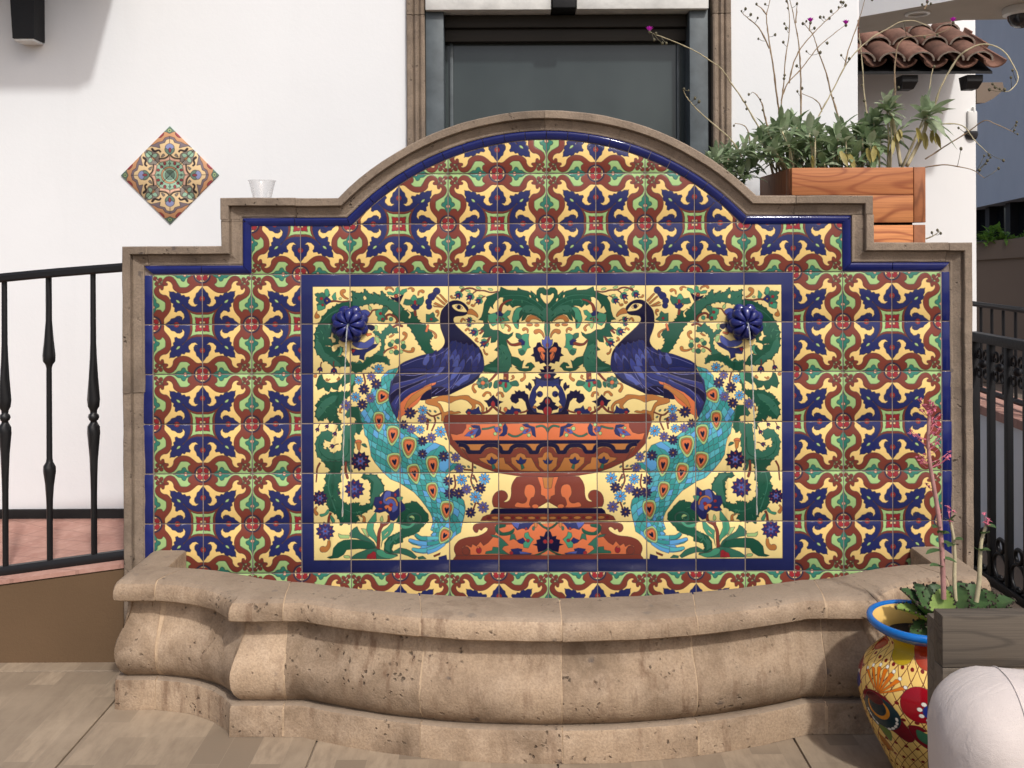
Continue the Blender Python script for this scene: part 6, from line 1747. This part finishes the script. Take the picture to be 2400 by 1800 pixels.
stalk(p2, R6("1370,730 1400,580 1470,430 1580,300 1680,200 1760,130 1830,60"), .38, .38, R6("1840,35 1820,30 1860,60 1640,160 1670,160 1720,170 1735,110 1800,75"))
stalk(p3, R6("1800,1040 1740,850 1690,650 1620,450 1580,320 1500,215"), .46, .46, R6("1490,215 1520,195 1590,255 1750,860"), (), r0=.0032)
stalk(p3, R6("1545,280 1556,200"), .46, .46, (), R6("1556,190"))
stalk(p3, R6("1620,1020 1730,820 1850,590 1960,450 2100,330 2212,270 2330,205 2450,195 2560,235"), .40, .34, R6("1890,520 1820,490"), m='stem2')
stalk(p3, R6("1850,590 1880,450 1960,230 2035,-20"), .40, .40, R6("2090,10"))
stalk(p3, R6("1650,980 1640,930 1590,870 1480,820"), .44, .44)
stalk(p4, R4("195,720 180,600 165,380 150,220"), .40, .40, R4("165,545 180,640"), m='stem2')
stalk(p4, R4("375,690 375,400 420,260 600,230 700,200 735,160"), .40, .36, R4("430,145 395,560 560,245 640,230"), R4("740,140"))
stalk(p4, R4("560,70 575,40 578,20"), .42, .42, R4("545,40 600,35"), R4("578,8"))
stalk(p5, R4("580,690 590,560 610,440"), .38, .38, R4("620,430"), m='stem2')
stalk(p5, R4("615,700 660,560 750,400 820,330 930,290 1050,330 1130,450 1142,520 1095,580 1060,588"), .38, .20, R4("1060,575 1030,570 1000,560 985,540 965,575 1110,455 1100,500"), m='stem2', r0=.0034)
stalk(p5, R4("560,1010 700,920 830,840 930,770 1000,790 1110,840"), .36, .20, R4("1130,800 1135,780 1140,855 1120,830"), m='stem')
stalk(p5, R4("560,1060 680,1045 780,1060 860,1080 930,1130"), .34, .24, R4("785,945 930,990 950,1020 970,1000 940,1040 1020,1070 900,1080"), m='stem')
stalk(p5, R4("650,790 760,790 820,820 860,880 950,970"), .36, .24, R4("770,815 960,985 1050,1020"), m='stem2')
stalk(p5, R4("560,1510 610,1490 650,1460"), .26, .24, R4("600,1470 635,1455 655,1475"), m='stem2')

# ---------------------------------------------------------------------------
# painted clay pot with its succulent
# ---------------------------------------------------------------------------
PC = Vector((.899, -.61, 0))
PR = 1.15
pot = empty('painted_pot', PC, 'round talavera pot with blue rim and painted flowers on yellow', 'pot')
prof = [(.0, .002), (.052, .0), (.056, .004), (.063, .022), (.078, .055), (.096, .095), (.112, .138), (.122, .175), (.1265, .208), (.123, .240), (.109, .275), (.087, .302), (.070, .320), (.068, .332), (.076, .3465)]
prof = [(r_ * PR, z) for r_, z in prof]
V, F, UV = lathe_vf(prof, PC, 72, lambda z: z / .345)
UV = [(u - .011, v - .06) for u, v in UV]
t_ = M['pot'].node_tree
for nd in t_.nodes:
    if nd.type == 'TEX_IMAGE': nd.extension = 'REPEAT'
mk('body', V, F, M['pot'], pot, smooth=True, uv=UV)
rp = [(.074, .3455), (.088, .353), (.099, .361), (.1060, .369), (.1075, .376), (.1055, .3825), (.1005, .3850), (.0955, .3835), (.0935, .378)]
rp = [(r_ * PR, z) for r_, z in rp]
V, F, _ = lathe_vf(rp, PC, 72); mk('rim', V, F, M['potblue'], pot, smooth=True)
V, F, _ = lathe_vf([(r_ * PR, z) for r_, z in ((.0945, .3785), (.086, .367), (.074, .352), (.066, .335), (.070, .32))], PC, 48); mk('inside', V, F, M['potin'], pot, smooth=True)
V, F, _ = lathe_vf([(.071 * PR, .338), (.03, .345), (0, .347)], PC, 24); mk('soil', V, F, M['soil'], pot, smooth=True)
suc = empty('succulent', PC + Vector((.05, .0, .345)), 'broad leaved succulent with pink flower stalks growing in the painted pot', 'succulent')
rnd = random.Random(9)
def fat_leaf(base, d, L, W, droop, m, cup=.35):
    """broad toothed blade with some thickness and a dark margin"""
    d = Vector(d).normalized(); s = d.cross(Vector((0, 0, 1))).normalized(); nn = s.cross(d).normalized()
    V, F, mi = [], [], []
    NS, NT_ = 10, 6
    for side in (1, -1):
        for i in range(NS + 1):
            t = i / NS; w_ = W * .5 * (.16 + .84 * math.sin(math.pi * min(1., .14 + .84 * t)) ** .8) * (1 if t < .97 else .35)
            w_ *= 1 + (.075 if i % 2 else -.05)
            c = Vector(base) + d * L * t - Vector((0, 0, 1)) * droop * L * t * t
            for j in range(NT_ + 1):
                u = j / NT_ * 2 - 1
                V.append(c + s * w_ * u + nn * (cup * w_ * u * u + side * .0022 * (1 - u * u)))
    o = (NS + 1) * (NT_ + 1)
    for i in range(NS):
        for j in range(NT_):
            a = i * (NT_ + 1) + j
            F.append((a, a + 1, a + NT_ + 2, a + NT_ + 1)); F.append((o + a + 1, o + a, o + a + NT_ + 1, o + a + NT_ + 2))
    ob = mk('leaf', V, F, m, suc, smooth=True)
    parts = []
    for sgn in (0, NT_):
        for i in range(2, NS + 1):
            p = V[i * (NT_ + 1) + sgn]
            parts.append(ball(p, .0028 * rnd.uniform(.7, 1.3)))
    for j in range(NT_ + 1): parts.append(ball(V[NS * (NT_ + 1) + j], .0024))
    V2, F2 = merge(parts); mk('margin', V2, F2, M['rim_dark'], ob, smooth=True, kind='stuff')
    return ob
C0 = PC + Vector((.052, -.01, .362))
for az, el, L, W, dr_, m in ((200, 10, .085, .075, .5, 'succ'), (175, 38, .125, .075, .25, 'succ2'), (150, 52, .135, .075, .2, 'succ'), (225, -5, .080, .07, .6, 'succ'), (120, 60, .13, .07, .2, 'succ'), (80, 62, .125, .075, .2, 'succ'),
                             (40, 48, .15, .085, .25, 'succ'), (15, 35, .17, .085, .3, 'succ'), (-15, 28, .165, .085, .4, 'succ'), (-45, 32, .12, .08, .4, 'succ'), (-80, 25, .10, .08, .5, 'succ'), (250, 18, .09, .075, .5, 'succ'), (60, 70, .10, .06, .1, 'succ2'), (5, 15, .16, .08, .35, 'succ'), (-30, 45, .13, .08, .3, 'succ'), (60, 30, .15, .08, .3, 'succ'), (190, 55, .10, .07, .2, 'succ'), (100, 40, .14, .08, .3, 'succ')):
    a, e = R(az), R(el)
    fat_leaf(C0 + Vector((math.cos(a), math.sin(a), 0)) * .012, (math.cos(a) * math.cos(e), math.sin(a) * math.cos(e), math.sin(e)), L, W, dr_, M[m])
C1 = PC + Vector((.150, .02, .372))
for az, el, L, W, dr_, m in ((170, 30, .09, .07, .2, 'succ'), (130, 45, .10, .07, .2, 'succ'), (90, 50, .11, .075, .2, 'succ'), (50, 42, .12, .08, .3, 'succ'), (15, 35, .13, .085, .3, 'succ'), (-15, 30, .12, .08, .4, 'succ'), (-50, 30, .10, .08, .4, 'succ'), (-90, 35, .09, .07, .3, 'succ'), (-130, 25, .08, .07, .4, 'succ2'), (70, 68, .09, .06, .1, 'succ')):
    a, e = R(az), R(el)
    fat_leaf(C1 + Vector((math.cos(a), math.sin(a), 0)) * .010, (math.cos(a) * math.cos(e), math.sin(a) * math.cos(e), math.sin(e)), L, W, dr_, M[m])
tube('branch', [PC + Vector((.03, 0, .342)), PC + Vector((.08, .01, .366)), C1 - Vector((0, 0, .004))], .009, M['stem2'], suc, 8)
def sq(s): return [(2000 + float(a) / 2.765, 880 + float(b) / 2.765) for a, b in (q.split(',') for q in s.split())]
def floret(c, r, rnd):
    out = []
    for k in range(5):
        a = k * 1.257 + rnd.random(); out.append(leaf_vf(c, (math.cos(a), math.sin(a), rnd.uniform(-.3, 1.2)), r, r * .6, .3, .3, seg=2))
    out.append(ball(c, r * .3)); return out
def succ_stalk(px, Y, r0, r1, cl, small, m='pinkstem'):
    P = spline([at(x, y, Y) for x, y in px], 5); k = len(P)
    st_ = tube('flower_stalk', P, [r0 + (r1 - r0) * i / (k - 1) for i in range(k)], M[m], suc, 8)
    fl = []
    for (x, y), n_, sp_ in cl:
        for q in range(n_):
            c = at(x + rnd.gauss(0, sp_), y + rnd.gauss(0, sp_ * 1.1), Y + rnd.gauss(0, .012)); fl += floret(c, rnd.uniform(.006, .0095), rnd)
            g = min(P, key=lambda p: (p - c + Vector((0, 0, .016))).length); fl.append(tube_vf([g, (g + c) / 2 + Vector((0, 0, -.004)), c], .0007, 4))
    if fl: V, F = merge(fl); mk('florets', V, F, M['pinkflower'], st_, kind='stuff')
    for (x, y), sd_ in small:
        c = at(x, y, Y); g = min(P, key=lambda p: (p - c).length)
        V, F = leaf_vf(g, (c - g) + Vector((0, -.01, .006)), max((c - g).length * 1.15, .025), .024, .15, .4); mk('stalk_leaf', V, F, M['succ'], st_, smooth=True)
succ_stalk(sq("575,1460 568,1200 548,950 517,750 490,580 480,430 488,250"), -.60, .0068, .0042, [(sq("440,190")[0], 7, 10), (sq("500,240")[0], 16, 13), (sq("530,310")[0], 8, 10), (sq("375,395")[0], 5, 8), (sq("540,440")[0], 9, 9), (sq("450,530")[0], 10, 11), (sq("615,550")[0], 6, 8), (sq("465,730")[0], 2, 5)],
           [(sq("500,1000")[0], 1), (sq("590,1040")[0], 1), (sq("460,1160")[0], 1), (sq("480,1240")[0], 1), (sq("640,1220")[0], 1), (sq("610,1110")[0], 1), (sq("560,1030")[0], 1)])
succ_stalk([(2236, 1418)] + sq("645,1330 648,1180 640,1060 620,960"), -.58, .0055, .0035, [(sq("610,900")[0], 5, 6)], [(sq("680,1080")[0], 1), (sq("600,1120")[0], 1), (sq("590,950")[0], 1), (sq("650,910")[0], 1)], 'stem2')
succ_stalk([(2284, 1415)] + sq("805,1350 812,1200 822,1090 850,990"), -.60, .0065, .0035, [(sq("862,945")[0], 5, 6)], [(sq("780,1140")[0], 1), (sq("850,1150")[0], 1), (sq("840,1040")[0], 1), (sq("880,1000")[0], 1)], 'stem2')

# ---------------------------------------------------------------------------
# lounge seat in the near corner
# ---------------------------------------------------------------------------
ch = empty('lounge_seat', (1.1, -1.3, 0), 'dark weathered wooden lounge seat in the near corner', 'outdoor seat')
bz1 = at(2205, 1447, -1.15).z; bx0 = at(2205, 1447, -1.15).x
for k in range(5):
    z1_ = bz1 - .0008 - k * .1
    box('back_slat', bx0, 1.75, -1.15, -1.112, z1_ - .0985, z1_, M['greywood'], ch, bev=.002)
for x in (bx0 + .04, 1.70): box('leg', x - .03, x + .03, -1.111, -1.06, 0, bz1 - .03, M['greywood'], ch, bev=.003)
for x in (bx0 + .05, 1.70): box('leg', x - .03, x + .03, -1.86, -1.80, 0, .28, M['greywood'], ch, bev=.003)
box('seat_frame', bx0 + .02, 1.74, -1.87, -1.151, .20, .26, M['greywood'], ch, bev=.004)
def pillow(name, c, hx_, hy_, hz_, e1, m, label, puff=.012, rot=0., cat='cushion', seam=True, tilt=0.):
    e = empty(name, c, label, cat)
    bm = bmesh.new(); bmesh.ops.create_cube(bm, size=2); bmesh.ops.subdivide_edges(bm, edges=bm.edges, cuts=27, use_grid_fill=True)
    Rr = e1
    ring = [(math.atan2(v.co.z, v.co.y), v) for v in bm.verts if abs(v.co.x - (-1 + 2 * 4 / 28.)) < 1e-4]
    for v in bm.verts:
        p = Vector((v.co.x * hx_, v.co.y * hy_, v.co.z * hz_))
        q = Vector((max(-hx_ + Rr, min(hx_ - Rr, p.x)), max(-hy_ + Rr, min(hy_ - Rr, p.y)), max(-hz_ + Rr, min(hz_ - Rr, p.z))))
        d = p - q
        if d.length > 1e-6:
            # map the shell of the box onto a rounded box
            mx = max(abs(d.x), abs(d.y), abs(d.z)); p = q + d.normalized() * mx
        nv = noise.noise(p * 7 + Vector(c)) * puff * .6 + noise.noise(p * 19) * puff * .22
        k = (1 - (p.x / hx_) ** 2) * (1 - (p.z / hz_) ** 2)
        p += (d.normalized() if d.length > 1e-6 else Vector((0, math.copysign(1, v.co.y), 0))) * nv
        p.y += math.copysign(puff * 1.4 * max(k, 0), v.co.y)
        fold = math.sin(p.z * 34 + 5 * noise.noise(p * 5) + 2.2 * p.x / hx_) * math.exp(-((p.x / hx_ + .74) / .16) ** 2)
        p += (d.normalized() if d.length > 1e-6 else Vector((0, math.copysign(1, v.co.y), 0))) * fold * puff * .28
        v.co = p
    bmesh.ops.recalc_face_normals(bm, faces=bm.faces); bm.normal_update()
    ring = [v.co + v.normal * .0006 for _, v in sorted(ring, key=lambda q: q[0])]; ring.append(ring[0])
    me = bpy.data.meshes.new(name); bm.to_mesh(me); bm.free(); me.materials.append(m)
    me.polygons.foreach_set('use_smooth', [True] * len(me.polygons))
    o = link('cover', me, e)
    if seam:
        P = ring
        V, F = tube_vf(P, .0014, 6, cap=False); mk('seam', V, F, m, e, smooth=True, local=True)
    e.rotation_euler = (0, tilt, rot)
    return e
q = at(2168, 1690, -1.36); qt = at(2300, 1562, -1.30)
pillow('seat_cushion', (q.x + .497, -1.29, qt.z - .282), .43, .13, .232, .108, M['canvas'], 'plump off-white canvas cushion leaning on the dark wooden seat', .010, rot=R(-9))
oc = at(2322, 1556, -1.165)
pillow('orange_cushion', (oc.x + .035, -1.172, oc.z - .142), .10, .016, .10, .014, M['orange'], 'orange cushion corner peeping out behind the off-white cushion', .004, rot=R(3), seam=False, tilt=R(32))
